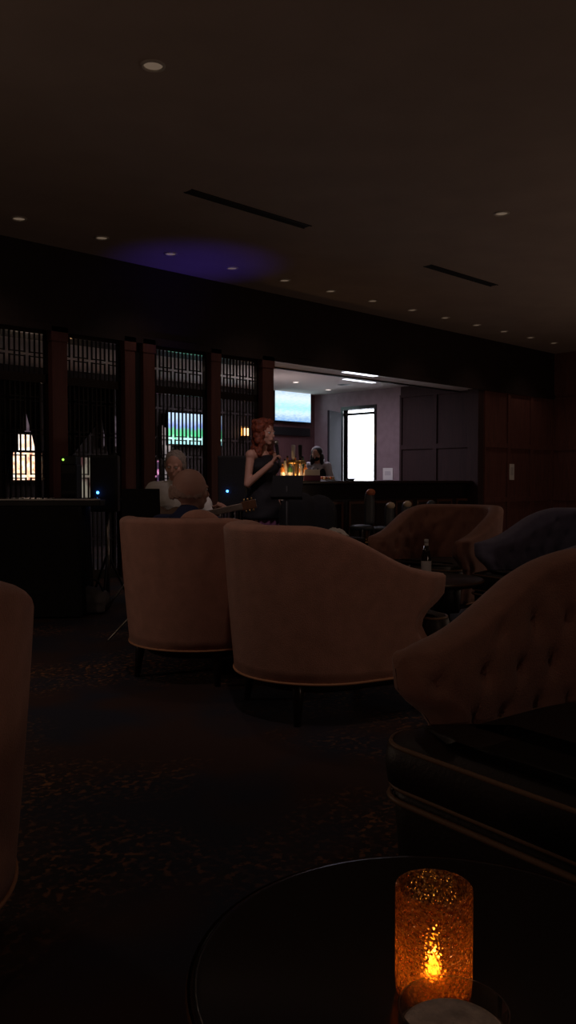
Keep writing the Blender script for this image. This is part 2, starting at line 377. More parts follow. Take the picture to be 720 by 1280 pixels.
for i, (a, b) in enumerate(bays):
    t = thing('lattice_screen', 'black slotted lattice screen '+bayname[i], 'screen', ((a+b)/2, YW+.07, 0), 0, 'lattice screens along the wall')
    c = (a+b)/2
    def sh(mb):
        mb.v = [(x-c, y-YW-.07, z) for x, y, z in mb.v]; return mb
    m = MB()
    for (z0, z1) in ((0.0, .10), (2.12, 2.21), (2.63, 2.70)): m.box(a, b, YW+.045, YW+.10, z0, z1)
    for x in (a, b-.03): m.box(x, x+.03, YW+.045, YW+.10, .10, 2.63)
    sh(m).build('frame', 'wood_dark', t)
    m = MB(); lattice(m, a+.03, b-.03, 2.21, 2.63, [2.41]); sh(m).build('transom_lattice', 'lattice', t)
    m = MB(); lattice(m, a+.03, b-.03, .10, 2.12, [.45, 1.14, 1.38, 1.60, 1.95]); sh(m).build('door_lattice', 'lattice', t)

# drapes behind the screens
def drape(x_of, z0, z1, name_label, y=YW+.36, nz=28, nx=40):
    m = MB(); vs = []; fs = []
    for side in (0, 1):
        for j in range(nz+1):
            z = z0+(z1-z0)*j/nz; xa, xb = x_of(z)
            for i in range(nx+1):
                s = i/nx; x = xa+(xb-xa)*s
                dens = min(1.0, .35+abs(xb-xa))
                yy = y + .018*dens*math.sin(s*9*2*PI+.5*math.sin(z*3)) + .008*side
                vs.append((x, yy, z))
    n = nx+1; o = (nz+1)*n
    for j in range(nz):
        for i in range(nx):
            q = j*n+i; fs.append((q, q+1, q+1+n, q+n)); fs.append((o+q, o+q+n, o+q+1+n, o+q+1))
    for j in range(nz): fs.append((j*n, j*n+n, o+j*n+n, o+j*n)); fs.append((j*n+nx, o+j*n+nx, o+j*n+n+nx, j*n+n+nx))
    for i in range(nx): fs.append((i, o+i, o+i+1, i+1)); fs.append((nz*n+i, nz*n+i+1, o+nz*n+i+1, o+nz*n+i))
    o_ = m.add(vs, fs).build('curtain', 'curtain', smooth=True)
    return tag(o_, name_label, 'curtain', 'dark drapes behind the lattice')
def lerp(a, b, t): t = max(0, min(1, t)); return a+(b-a)*t
zt = 2.20
drape(lambda z: (3.66, lerp(4.34, 4.12, (1.86-z)/.75)), .02, zt, 'dark drape pulled left behind the lattice at the far left edge')
drape(lambda z: (lerp(4.35, 4.47, (1.86-z)/.45), 4.53), .02, zt, 'narrow dark drape right of the warm lit gap, beside the reddish post')
drape(lambda z: (4.56, lerp(5.29, 4.84, (1.80-z)/.5)), .02, zt, 'dark drape swept left between the reddish post and the double post')
drape(lambda z: (lerp(5.30, 5.42, (1.80-z)/.6), 5.47), .02, zt, 'narrow dark drape against the double post')
drape(lambda z: (5.66, lerp(6.05, 5.80, (1.75-z)/.6)), .02, zt, 'dark drape pulled left beside the football screen')

# what glows in the room behind the lattice
def bx(u, Y): return Y*math.tan(YAW+math.atan((u-360)/F))
def bz(v, u, Y):
    a = math.atan((u-360)/F); d = Y/math.cos(YAW+a)*math.cos(a)
    return CAMH+(600-v)/F*d
lit = [
 ((22, 43, 543, 563), [(.35, (.55, .35, .25)), (.5, (1, .93, .85)), (.7, (1, 1, 1))], 2.6, 3),
 ((15, 51, 566, 600), [(.3, (.22, .07, .06)), (.45, (1, .50, .30)), (.56, (1, .80, .55)), (.7, (1, .96, .92))], 1.7, 9),
 ((30, 45, 514, 541), [(.3, (.12, .08, .11)), (.7, (.24, .17, .2))], .5, 6),
 ((128, 147, 520, 558), [(.35, (.06, .04, .06)), (.7, (.22, .17, .20))], .5, 8),
 ((96, 112, 572, 622), [(.4, (.12, .05, .05)), (.6, (.40, .36, .28))], .5, 5),
 ((149, 158, 570, 608), [(.4, (.04, .02, .08)), (.6, (.6, .45, .5))], .55, 8),
 ((203, 213, 535, 602), [(.35, (.25, .2, .22)), (.6, (.72, .62, .6))], .5, 4),
 ((184, 198, 576, 614), [(.42, (.05, .03, .06)), (.55, (.9, .3, .6)), (.62, (1, .95, 1))], 1.0, 12)]
for k, ((u0, u1, v0, v1), st, es, sc) in enumerate(lit):
    Y = YE-.03; xa, xb = bx(u0, Y), bx(u1, Y); uc = (u0+u1)/2; za, zb = bz(v1, uc, Y), bz(v0, uc, Y)
    w = MB(); f = .035
    w.box(xa-f, xa, Y-.05, Y+.03, za-f, zb+f).box(xb, xb+f, Y-.05, Y+.03, za-f, zb+f).box(xa, xb, Y-.05, Y+.03, za-f, za).box(xa, xb, Y-.05, Y+.03, zb, zb+f)
    wo = w.build('window_%d' % (k+1), 'wood_dark', kind='structure')
    MB().box(xa, xb, Y-.015, Y, za, zb).build('pane', emis_tex('lit_pane_%d' % k, st, es, sc), wo)

# ------------------------------------------------------------------ televisions
def tv(uL, uR, vT, vB, Y, label, screen, wallY):
    xa, xb = bx(uL, Y), bx(uR, Y); uc = (uL+uR)/2; z0, z1 = bz(vB, uc, Y), bz(vT, uc, Y); w = xb-xa; h = z1-z0
    t = thing('television', label, 'television', ((xa+xb)/2, Y, z0-.03))
    MB().box(-w/2-.025, w/2+.025, 0, .05, 0, h+.06).build('housing', 'black_gloss', t, bevel=.006)
    MB().box(-w/2, w/2, -.006, 0, .03, .03+h).build('screen', screen, t)
    MB().box(-.12, .12, .05, wallY-Y-.002, h*.3, h*.6).build('wall_bracket', 'black', t)
    return t
scr1 = emis_tex('screen_pale_field', [(.0, (.18, .42, .85)), (.30, (.75, .95, 1)), (.45, (.45, .90, .92)), (.75, (.85, .97, 1)), (1, (.55, .75, 1))], 1.05, 9, (1, 1, 5), vertical=(.0, .65))
scr2 = emis_tex('screen_football', [(.0, (.35, .85, .9)), (.22, (.60, 1, .95)), (.36, (.08, .75, .30)), (.52, (.15, .65, .35)), (.62, (.25, .35, .85)), (.85, (.55, .75, 1))], 1.15, 12, (1, 1, 1), vertical=(.0, .55))
tv(344, 388, 490, 527, YE-.14, 'wall television with a pale blue-white picture above the bar', scr1, YE)
MB().box(11.45, 12.5, YE-.08, YE, 2.0, 2.16).build('trim_15', 'black', kind='structure')
tv(211, 277, 518, 556, YE-.14, 'television showing a green football pitch, seen through the lattice', scr2, YE)

# ------------------------------------------------------------------ sconces behind the lattice
def sconce(u, v, Y, label):
    t = thing('wall_sconce', label, 'lamp', (bx(u, Y), Y, bz(v, u, Y)-.09), 0, 'small wall sconces behind the lattice')
    MB().box(-.09, .09, .05, .09, 0, .2).build('back_plate', 'brass', t, bevel=.004)
    for x in (-.055, 0, .055): MB().tube([(x, 0, .02), (x, 0, .16)], .021, 12).build('glass_tube', 'sconce', t, True)
    MB().box(-.09, .09, -.03, .05, -.005, .015).build('bracket', 'brass', t)
    return t
sconce(86, 537, YE-.09, 'small amber wall sconce behind the lattice beside the reddish post')
sconce(308, 540, YE-.09, 'small amber wall sconce behind the lattice left of the singer')

# ------------------------------------------------------------------ ceiling fittings
dl = thing('downlight', '', 'downlight', (0, 0, 0))
MB().lathe([(.055, 0), (.060, -.012), (.070, -.010), (.074, 0)], n=28).build('rim', 'lamp_rim', dl, True)
MB().lathe([(.0005, -.001), (.03, -.002), (.056, -.001)], n=28).build('lens', 'lamp_glow', dl, True)
first = True
def place_dl(x, y, label, z=H):
    global first
    if first:
        first = False; dl.location = (x, y, z); dl['label'] = label; dl['group'] = 'recessed ceiling downlights'; return dl
    return dup(dl, (x, y, z), 0, label, 'recessed ceiling downlights')
row = [28, 130, 215, 291, 356, 413, 465, 514, 555, 594, 628, 661, 690]
rowpos = [(bx(u, 7.45), 7.45) for u in row]
for i, (x, y) in enumerate(rowpos): place_dl(x, y, 'round recessed downlight, %s from the left in the row along the dark fascia' % ORD[i])
place_dl(2.98, 4.17, 'round recessed downlight alone at the upper left of the ceiling')
place_dl(6.88, 4.2, 'round recessed downlight in the open ceiling above the tub chairs at right')
def slot(x0, x1, y, label):
    t = thing('ceiling_slot_vent', label, 'vent', ((x0+x1)/2, y, H), 0, 'linear slot vents in the ceiling'); w = (x1-x0)/2
    MB().box(-w, w, -.045, .045, -.004, 0).build('slot', 'slot_shade', t)
    MB().box(-w-.01, w+.01, -.055, -.045, -.008, 0).box(-w-.01, w+.01, .045, .055, -.008, 0).build('flange', 'black', t)
slot(4.46, 5.90, 5.74, 'long black slot vent in the ceiling, upper left of centre')
slot(7.94, 9.34, 5.80, 'long black slot vent in the ceiling at right, farther away')
sp = thing('bar_spotlight', 'tiny glowing spotlight in the bar ceiling above the television', 'downlight', (bx(377, 10.6), 10.75, ZC), 0, 'small spots in the bar ceiling')
MB().lathe([(.05, 0), (.07, -.006), (.075, 0)], n=20).build('rim', 'lamp_rim', sp, True)
MB().lathe([(.0005, -.002), (.05, -.002)], n=20).build('lens', 'spot_glow', sp, True)
dup(sp, (bx(410, 11.2), 11.2, ZC), 0, 'tiny glowing spotlight in the bar ceiling right of the television')
for (Y, z, u0, u1, lab) in ((YW+.10, ZS-.02, 430, 469, 'white strip of reflected glare under the front edge of the bar opening'), (9.78, ZC, 430, 467, 'white strip of reflected glare in the bar ceiling behind the opening edge')):
    t = thing('glare_strip', lab, 'light', (0, Y, z)); xa, xb = bx(u0, Y), bx(u1, Y)
    MB().box(xa, xb, -.05, .05, -.012, -.002).build('glare_face', 'glare_glow', t)  # emissive strip added in place of a reflection on glossy trim
    MB().box(xa-.02, xb+.02, -.06, .06, -.006, 0).build('housing', 'metal', t)
t = thing('air_vent', 'small dark round vent in the bar ceiling', 'vent', (bx(430, 10.4), 10.4, ZC))
MB().lathe([(.0005, -.012), (.05, -.012), (.08, -.010), (.13, 0)], n=24).build('cover', 'black', t, True)
# a wall cards
def card(u, v0, v1, axis, at, w, label):
    a = math.atan((u-360)/F)
    if axis == 'x': Y = at/math.tan(YAW+a); d = at/math.sin(YAW+a)*math.cos(a); loc = (at-.012, Y, 0)
    else: X = at*math.tan(YAW+a); d = at/math.cos(YAW+a)*math.cos(a); loc = (X, at-.012, 0)
    z0, z1 = CAMH+(600-v1)/F*d, CAMH+(600-v0)/F*d
    t = thing('notice_card', label, 'sign', loc)
    if axis == 'x': MB().box(0, .012, -w/2, w/2, z0, z1).build('sheet', 'paper', t, bevel=.003); MB().box(-.003, 0, -w*.3, w*.3, z0+.09, z1-.06).build('printed_panel', 'label', t)
    else: MB().box(-w/2, w/2, 0, .012, z0, z1).build('sheet', 'paper', t, bevel=.003); MB().box(-w*.3, w*.3, -.003, 0, z0+.09, z1-.06).build('printed_panel', 'label', t)
card(485, 585, 600, 'x', XS, .24, 'pale paper notice on the wall right of the bright doorway')
card(639, 580, 600, 'y', YW-.03, .16, 'bright white card on the dark panelled wall at right')

# ------------------------------------------------------------------ the bar
BX0, BX1, BY0, BY1, BZ = 7.68, 12.70, 8.30, 8.95, 1.09
bar = thing('bar_counter', 'long dark wood bar counter with panelled front under the opening', 'bar', ((BX0+BX1)/2, BY0, 0))
bw = (BX1-BX0)/2
MB().box(-bw, bw, -.12, .66, BZ-.05, BZ).build('counter_top', 'wood_dark', bar, bevel=.012)
MB().box(-bw, bw, 0, .55, .10, BZ-.05).box(-bw, bw, .03, .5, 0, .10).build('body', 'wood_dark', bar)
m = MB().box(-bw, bw, -.06, 0, BZ-.28, BZ-.05).build('apron', 'black_gloss', bar, bevel=.01)
n = 9; pw = 2*bw/n
for k in range(n):
    a = -bw+k*pw+.06; b = a+pw-.12; m = MB()
    m.box(a, b, -.02, 0, .14, .18).box(a, b, -.02, 0, .74, .78).box(a, a+.045, -.02, 0, .18, .74).box(b-.045, b, -.02, 0, .18, .74)
    m.build('front_panel', 'wood_bar', bar, bevel=.004)
MB().tube([(-bw, -.16, .2), (bw, -.16, .2)], .022, 10).build('foot_rail', 'brass', bar, True)

# ------------------------------------------------------------------ things on the bar
def bottle_mb(h, r, neck=.3):
    return [(.0005, 0), (r*.9, 0), (r, .008), (r, h*(1-neck)-.02), (r*.8, h*(1-neck)+.01), (r*.36, h*(1-neck)+.06), (r*.33, h-.02), (r*.40, h-.018), (r*.40, h), (.0005, h)]
def bottle(x, y, z, h, r, mt, label, group, lab=True, cat='bottle', name='bottle'):
    t = thing(name, label, cat, (x, y, z), random.uniform(0, 6), group)
    MB().lathe(bottle_mb(h, r), n=20).build('glass_body', mt, t, True)
    if lab: MB().lathe([(r+.0015, h*.15), (r+.002, h*.16), (r+.002, h*.48), (r+.0015, h*.49)], n=20).build('paper_label', 'label', t, True)
    MB().lathe([(r*.34, h), (r*.45, h), (r*.45, h+.025), (.0005, h+.026)], n=14).build('cap', 'black', t, True)
    return t
kinds = ['amber_bottle','clear_bottle','amber_bottle','green_bottle','clear_bottle','amber_bottle','amber_bottle','clear_bottle','green_bottle','amber_bottle']
cn = {'amber_bottle': 'amber', 'clear_bottle': 'clear pale', 'green_bottle': 'green'}
for k, mt in enumerate(kinds):
    y = 8.62+.10*(k % 3); x = bx(353+3.2*k, y)
    bottle(x, y, BZ, .24+.05*((k*7) % 3), .034+.004*(k % 2), mt, '%s liquor bottle on the bar, %s from the left beside the singer\'s hand' % (cn[mt], ORD[k]), 'liquor bottles on the bar')
# low warm lamps among the bottles
for k, u in enumerate((356, 362, 382)):
    t = thing('votive_lamp', 'small glowing amber votive among the bar bottles, %s from the left' % ORD[k], 'lamp', (bx(u, 8.50), 8.50, BZ), 0, 'votives on the bar')
    MB().lathe([(.0005, 0), (.03, 0), (.037, .07), (.034, .07), (.028, .006), (.0005, .006)], n=18).build('glass_cup', 'votive', t, True)
    MB().ball((0, 0, .035), (.012, .012, .02)).build('flame', 'sconce', t, True)
    L = bpy.data.lights.new('votive_light', 'POINT'); L.energy = 1.0; L.color = (1, .55, .22); L.shadow_soft_size = .03
    lo = bpy.data.objects.new('votive_light', L); C.objects.link(lo); lo.parent = t; lo.location = (0, 0, .12)
t = thing('beer_tap_tower', 'beer tap tower with a tall white handle and a dark one on the bar', 'beer tap', (bx(371, 8.45), 8.45, BZ), rz(-90))
MB().lathe([(.0005, 0), (.06, 0), (.055, .02), (.03, .04), (.03, .26), (.0005, .27)], n=20).box(-.12, .12, -.03, .03, .24, .29).build('column', 'brass', t, True)
for x, mt in ((.05, 'white'), (-.05, 'black')):
    s = MB().tube([(x, .03, .27), (x, .09, .27), (x, .10, .22)], .011).build('spout', 'brass', t, True)
    MB().tube([(x, 0, .29), (x, 0, .33), (x, 0, .50), (x, 0, .51)], [.012, .024, .030, .02], 14).build('tap_handle', mt, t, True, label='tall white handle' if mt == 'white' else 'dark handle')
x = bx(390, 8.30)
t = thing('napkin_caddy', 'dark bar caddy topped with a stack of white napkins', 'caddy', (x, 8.30, BZ), rz(-90))
MB().box(-.12, .12, -.06, .06, 0, .075).build('tray', 'skirt', t, bevel=.005)
MB().box(-.11, .11, -.05, .05, .075, .16).build('napkin_stack', 'paper', t, bevel=.006)
t = thing('fruit_tray', 'low tray of orange garnish on the bar before the bartender', 'tray', (bx(408, 8.34), 8.34, BZ), rz(-90))
MB().box(-.13, .13, -.06, .06, 0, .02).build('tray', 'metal', t, bevel=.005)
for k in range(7): MB().ball((-.10+.033*k, .01*math.sin(k*2), .04), (.02, .024, .022)).build('garnish_wedge', 'orange' if k % 2 else 'cream', t, True)
t = thing('serving_dish', 'low dark dish on the bar below the bright doorway', 'dish', (bx(438, 8.5), 8.5, BZ))
MB().lathe([(.0005, 0), (.05, 0), (.09, .035), (.085, .035), (.045, .008), (.0005, .008)], n=24).build('bowl', 'black_gloss', t, True)

# ------------------------------------------------------------------ bar stools
def stool(u, Y, seat_z, back_z, seatm, label):
    a = bx(u, Y); t = thing('bar_stool', label, 'bar stool', (a, Y, 0), 0, 'bar stools at the counter')
    if back_z: MB().ball((0, -.165, back_z-.02), (.085, .04, .05)).build('top_highlight', seatm, t, True)  # cap coloured as the highlight that downlights leave on the dome
    seatm = 'stool_back'
    MB().lathe([(.0005, seat_z-.07), (.14, seat_z-.07), (.165, seat_z-.05), (.165, seat_z-.02), (.12, seat_z), (.0005, seat_z+.012)], n=28).build('seat', seatm, t, True)
    for sx in (-1, 1):
        for sy in (-1, 1): MB().tube([(sx*.11, sy*.11, seat_z-.06), (sx*.17, sy*.17, 0)], [.018, .014], 8).build('leg', 'wood_dark', t, True)
    MB().tube([(.15*math.cos(k*PI/8), .15*math.sin(k*PI/8), .25) for k in range(16)], .010, 8, closed=True).build('foot_ring', 'brass', t, True)
    if back_z:
        m = MB(); n = 10; vs = []; fs = []
        for j in range(9):
            z = seat_z+.01+(back_z-seat_z-.01)*math.sin(j/8*PI/2)
            w = .095*math.cos((j/8)**2.6*PI/2*.80)
            for i in range(n+1):
                s = -1+2*i/n; vs.append((w*s, -.13-.04*(1-s*s), z)); 
        for j in range(8):
            for i in range(n): q = j*(n+1)+i; fs.append((q, q+1, q+n+2, q+n+1))
        bo = m.add(vs, fs).build('backrest', seatm, t, True); so = bo.modifiers.new('thick', 'SOLIDIFY'); so.thickness = .045; so.offset = 0
        bo.modifiers.new('sub', 'SUBSURF').levels = 1
    return t
stool(452, 7.55, .48, .95, 'orange', 'bar stool with an orange highlight on its domed back, leftmost at the counter')
stool(477, 7.55, .44, .76, 'cream', 'domed bar stool with a cream highlight, second from the left at the counter')
stool(498, 7.6, .44, .77, 'cream', 'domed bar stool with a cream highlight, third from the left at the counter')
stool(528, 7.6, .44, .77, 'stool_back', 'dark bar stool half hidden behind the brown tub chair')
# ------------------------------------------------------------------ tub chairs
R0, ARM = .395, .40
def path(s):                                     # s -1..1 round the back, chair faces +Y
    L = PI*R0/2; tot = L+ARM; q = abs(s)*tot; sg = 1 if s >= 0 else -1
    if q <= L:
        th = q/R0; p = (sg*R0*math.sin(th), -R0*math.cos(th)); n = (sg*math.sin(th), -math.cos(th))
    else:
        e = q-L; p = (sg*(R0+.0*e), e); n = (sg*1.0, 0)
    return p, n, q
def sm(a, b, x): t = max(0, min(1, (x-a)/(b-a))); return t*t*(3-2*t)
def top_z(q):
    tot = PI*R0/2+ARM
    z = .90 - .235*sm(.36, tot*1.04, q)**.95
    return z
def make_tub(label, fab='fabric', tuft=True):
    t = thing('tub_chair', label, 'armchair', (0, 0, 0), 0, 'tufted tub chairs around the tables')
    NS = 120; prof = []
    ZB = .20; tot = PI*R0/2+ARM
    vs = []; rows = 0; NO, NR, NI = 12, 10, 26
    for i in range(NS+1):
        s = -1+2*i/NS; p, n, q = path(s); tz = top_z(q)
        endw = sm(tot-.20, tot, q)                                # 1 at the arm tip
        nose = sm(tot-.06, tot, q)
        th = .115 - .03*nose
        rr = th/2*.55
        ring = []
        tzz = tz - rr
        def fwd(z):
            zz = (z-ZB)/(tz-ZB)
            return endw*(.050*sm(.62, .80, zz) - .075*math.exp(-((zz-.50)/.17)**2) - .01)
        def pt(off, z):
            k = (z-ZB)/.7
            taper = -.052*(1-k)**1.3 if k < 1 else 0              # narrower towards the floor
            o = off+taper
            return (p[0]+n[0]*o, p[1]+n[1]*o+fwd(z), z)
        for j in range(NO):
            z = ZB+(tzz-ZB)*j/NO; ring.append(pt(th/2*(1-.25*nose), z))
        for j in range(NR+1):
            a = PI*j/NR; ring.append(pt(th/2*math.cos(a)*(1-.25*nose), tzz+rr*math.sin(a)))
        for j in range(1, NI+1):
            z = tzz-(tzz-ZB)*j/NI
            u_ = q*(1 if s >= 0 else -1)/.15; v_ = (z-.46)/.12; d = 0
            if tuft and z > .45:
                best = 9
                for jj in range(-1, 5):
                    off = .5*(jj % 2)
                    for ii in (math.floor(u_-off), math.floor(u_-off)+1):
                        dd = math.hypot((u_-ii-off)*.15, (v_-jj)*.12); best = min(best, dd)
                # diagonal creases
                a1 = abs(((u_+v_*.5) % 1)-.5)*2; a2 = abs(((u_-v_*.5) % 1)-.5)*2
                d = .020*math.exp(-(best/.026)**2) + .005*(math.exp(-((1-a1)/.10)**2)+math.exp(-((1-a2)/.10)**2))
                d *= (1-nose)*sm(0, .06, tzz-z)
            infl = .012*math.sin(PI*min(1, (tzz-z)/(tzz-.45))) if z > .45 else 0
            ring.append(pt(-th/2-infl+d, z))
        vs += ring; rows = len(ring)
    fs = []
    for i in range(NS):
        for j in range(rows): 
            j2 = (j+1) % rows; a = i*rows
            fs.append((a+j, a+j2, a+rows+j2, a+rows+j))
    # rounded arm fronts: shrink toward the ring centre with forward bulge
    def cap(i, sg):
        base = [Vector(v) for v in vs[i*rows:(i+1)*rows]]
        nonlocal_fs = []; prev = list(range(i*rows, (i+1)*rows))
        # pair outer and inner points by height so the strip stays thin
        for k in (1, 2, 3, 4):
            f = math.cos(k/4*PI/2); b = math.sin(k/4*PI/2)*.035; cur = []
            for v in base:
                cx = sg*(R0-.052*max(0, (1-(v.z-ZB)/.7))**1.3)
                zc = min(v.z, max(q.z for q in base)-.045*(1-f))
                nv = (cx+(v.x-cx)*max(f, .02), v.y+b, zc); cur.append(len(vs)); vs.append(nv)
            for j in range(rows): j2 = (j+1) % rows; fs.append((prev[j], prev[j2], cur[j2], cur[j]))
            prev = cur
    cap(0, -1); cap(NS, 1)
    MB().add(vs, fs).build('shell', fab, t, True)
    # bottom welt
    pts = []
    for i in range(0, NS+1, 2):
        s = -1+2*i/NS; p, n, q = path(s); o = .115/2-.052+.002
        pts.append((p[0]+n[0]*o, p[1]+n[1]*o-.08*sm(tot-.2, tot, q)*.1, ZB))
    MB().tube(pts, .0058, 8).build('piping', 'piping', t, True)
    # seat: T-shaped cushion projecting past the arms
    def outline(inset, zfr):
        w = .325-inset; fw_ = .40-inset; yf = .54-inset; poly = []
        for k in range(13):
            a = PI+PI*k/12; poly.append((w*math.cos(a), -.02+(.31-inset)*math.sin(a)))
        poly += [(w, .30), (w, .385+inset*.3)]
        poly += [(fw_-.02, .395+inset*.5), (fw_, .42)]
        for k in range(7):
            a = k/6*PI/2; poly.append((fw_-.10+.10*math.cos(a), yf-.10+.10*math.sin(a)))
        for k in range(7):
            a = PI/2+k/6*PI/2; poly.append((-fw_+.10+.10*math.cos(a), yf-.10+.10*math.sin(a)))
        poly += [(-fw_, .42), (-fw_+.02, .395+inset*.5), (-w, .385+inset*.3), (-w, .30)]
        return poly
    def stack(levels):
        v = []; f = []; n = len(outline(0, 0))
        for ins, z in levels: v += [(x, y, z) for x, y in outline(ins, 0)]
        for l in range(len(levels)-1):
            for k in range(n): f.append((l*n+k, l*n+(k+1)%n, (l+1)*n+(k+1)%n, (l+1)*n+k))
        f.append(tuple(range(n))[::-1]); f.append(tuple((len(levels)-1)*n+k for k in range(n)))
        return MB().add(v, f)
    cu = stack([(.012, .345), (0, .355), (-.004, .40), (0, .442), (.012, .455), (.05, .470), (.12, .478), (.2, .480)]).build('seat_cushion', 'seat', t, True)
    for z in (.348, .450):
        pp = outline(.006, 0); MB().tube([(x, y, z) for x, y in pp], .0062, 6, closed=True).build('cushion_welt', 'seat_pipe', cu, True)
    stack([(.03, .14), (.02, .16), (.012, .325), (.02, .340)]).build('seat_rail', 'seat', t, True)
    MB().tube([(x, y, .318) for x, y in outline(.004, 0)[13:]], .008, 6).build('rail_welt', 'seat_pipe', t, True)
    for sx in (-1, 1):
        for y in (-.24, .38): MB().tube([(sx*.24, y, .22), (sx*.25, y, .14), (sx*.262, y*1.05, 0)], [.028, .026, .016], 10).build('leg', 'wood_dark', t, True)
    return t
# chair centre positions in metres right of / ahead of the viewer, with facing
def at3(cx, cd): x, y = W(cx, cd); return (x, y, 0)
tb = make_tub('rust-brown tub chair seen from behind at the centre, its arm sloping down right')
tb.location = at3(.14, 4.06); tb.rotation_euler = (0, 0, rz(28))
ta = dup(tb, at3(-.50, 4.78), rz(64), 'rust-brown tub chair left of centre with the bald man in it')
td = dup(tb, at3(-1.01, 1.78), rz(112), 'brown tub chair cut off by the left edge, nearest on the left')
tc_ = dup(tb, at3(.88, 2.09), rz(217), 'large tufted brown tub chair at the right edge, dark leather seat facing the candle table')
te = dup(tb, at3(1.23, 6.6), rz(229), 'brown tufted tub chair behind the beer bottle')
tf = dup(tb, at3(1.90, 5.72), rz(208), 'tufted tub chair tinted by bluish light at right behind the nearest tufted chair', None, {'rust_brown_velour': M['fabric_bluelit']})
# plump roll on the back of the man's chair
m = MB(); m.ball((0, 0, 0), (.125, .06, .10), None, 28, 18)
cx, cy = W(-.463, 4.46)
cush = m.build('lumbar_cushion', 'fabric', smooth=True); cush.location = (cx, cy, .842); cush.rotation_euler = (0, math.radians(14), math.radians(-44.5))
tag(cush, 'plump brown cushion bulging over the chair back just below the bald man\'s neck', 'cushion')

# ------------------------------------------------------------------ tables
def round_table(cx, cd, r, z, label):
    x, y = W(cx, cd); t = thing('cocktail_table', label, 'table', (x, y, 0), 0, 'round dark cocktail tables')
    MB().lathe([(.0005, z-.035), (r-.03, z-.035), (r-.005, z-.028), (r, z-.014), (r, z-.004), (r-.006, z+.002), (r-.014, z+.002), (r-.018, z-.0015), (.0005, z-.0015)], n=72).build('tabletop', 'wood_dark' if cd > 2 else 'table_gloss', t, True)
    MB().lathe([(r+.0005, z-.012), (r+.0025, z-.006), (r+.0005, z)], n=72).build('rim_highlight_band', 'table_rim_highlight', t, True)
    MB().lathe([(.0005, 0), (r*.6, 0), (r*.6, .015), (r*.3, .035), (.045, .07), (.035, .2), (.03, z-.1), (.06, z-.035), (.0005, z-.035)], n=36).build('pedestal', 'wood_dark', t, True)
    return t
M['table_gloss'] = mat('black_lacquer_tabletop', (.010, .008, .007), .22)
M['table_rim_highlight'] = mat('table_edge_highlight', (.10, .055, .03), .3)  # lighter brown paints the highlight along the table rim
TZ = .505; TCX, TCD, TR = .195, .995, .315
round_table(TCX, TCD, TR, TZ, 'round black table in the foreground carrying the glowing candle')
round_table(.87, 5.2, .34, .49, 'small round dark table holding the beer bottle')
# candle holder
x, y = W(.169, .955)
t = thing('candle_holder', 'dimpled glass candle holder glowing amber on the foreground table', 'candle holder', (x, y, TZ+.0005))
HC, RC = .125, .0445
MB().lathe([(.0005, 0), (RC-.004, 0), (RC-.001, .004), (RC, .02), (RC, HC-.002), (RC-.001, HC), (RC-.003, HC), (RC-.004, HC-.003), (RC-.004, .010), (.0005, .010)], n=64).build('glass_cylinder', 'votive', t, True)
MB().lathe([(.0005, .0105), (.019, .0105), (.020, .018), (.018, .020), (.0005, .019)], n=28).build('tealight', 'wax', t, True)
MB().lathe([(.0005, .020), (.005, .023), (.0064, .028), (.0042, .036), (.0005, .044)], n=14).build('flame', 'flame', t, True)
L = bpy.data.lights.new('candle_light', 'POINT'); L.energy = .055; L.color = (1, .46, .10); L.shadow_soft_size = .003
lo = bpy.data.objects.new('candle_light', L); C.objects.link(lo); lo.parent = t; lo.location = (0, 0, .047)
# tumbler
x, y = W(.149, .738)
t = thing('drinking_glass', 'short clear tumbler of pale frothy drink in front of the candle', 'glass', (x, y, TZ+.0005))
RG, HG = .050, .120
MB().lathe([(.0005, 0), (RG-.008, 0), (RG-.006, .004), (RG, HG-.001), (RG-.0008, HG+.0005), (RG-.002, HG), (RG-.008, .012), (.0005, .012)], n=56).build('tumbler', 'tumbler', t, True)
MB().lathe([(.0005, .0125), (RG-.0085, .0125), (RG-.0042, HG-.020), (RG-.010, HG-.016), (.0005, HG-.014)], n=48).build('drink', 'foam', t, True)
# beer bottle
x, y = W(.865, 5.24)
bottle(x, y, .49, .215, .030, 'beer_glass', 'dark beer bottle with white neck foil on the small table', None, True)
bt = [o for o in C.objects if o.get('label', '').startswith('dark beer bottle')][0]
for ch in bt.children:
    if ch.name.startswith('cap'): ch.data.materials[0] = M['label']
MB().lathe([(.0165, .160), (.0135, .175), (.0125, .195), (.0135, .197), (.0135, .216)], n=16).build('neck_foil', 'paper', bt, True)
x, y = W(.70, 5.02)
t = thing('small_glass', 'small clear glass on the table left of the beer bottle', 'glass', (x, y, .49))
MB().lathe([(.0005, 0), (.028, 0), (.034, .10), (.032, .10), (.026, .008), (.0005, .008)], n=28).build('glass_body', 'tumbler', t, True)
# side table with a napkin behind the centre chair
x, y = W(.30, 5.35)
M['table_matte'] = mat('matte_dark_table', (.02, .014, .01), .9, spec=.1)
t = thing('side_table', 'small dark side table hidden behind the centre tub chair', 'table', (x, y, 0))
MB().lathe([(.0005, .70), (.19, .70), (.20, .715), (.19, .73), (.0005, .73)], n=36).build('tabletop', 'table_matte', t, True)
MB().lathe([(.0005, 0), (.14, 0), (.13, .02), (.025, .05), (.02, .70), (.0005, .70)], n=24).build('pedestal', 'wood_dark', t, True)
m = MB(); vs = []; fs = []
for j in range(9):
    for i in range(13):
        a = i/12*2-1; b = j/8*2-1
        vs.append((a*.085, b*.05, .052*(1-a*a)*(1-.5*b*b)+.006*math.sin(a*9+b*4)+.004))
for j in range(8):
    for i in range(12): q = j*13+i; fs.append((q, q+1, q+14, q+13))
nap = m.add(vs, fs).build('folded_napkin', 'paper', smooth=True); so = nap.modifiers.new('th', 'SOLIDIFY'); so.thickness = .006; so.offset = 1
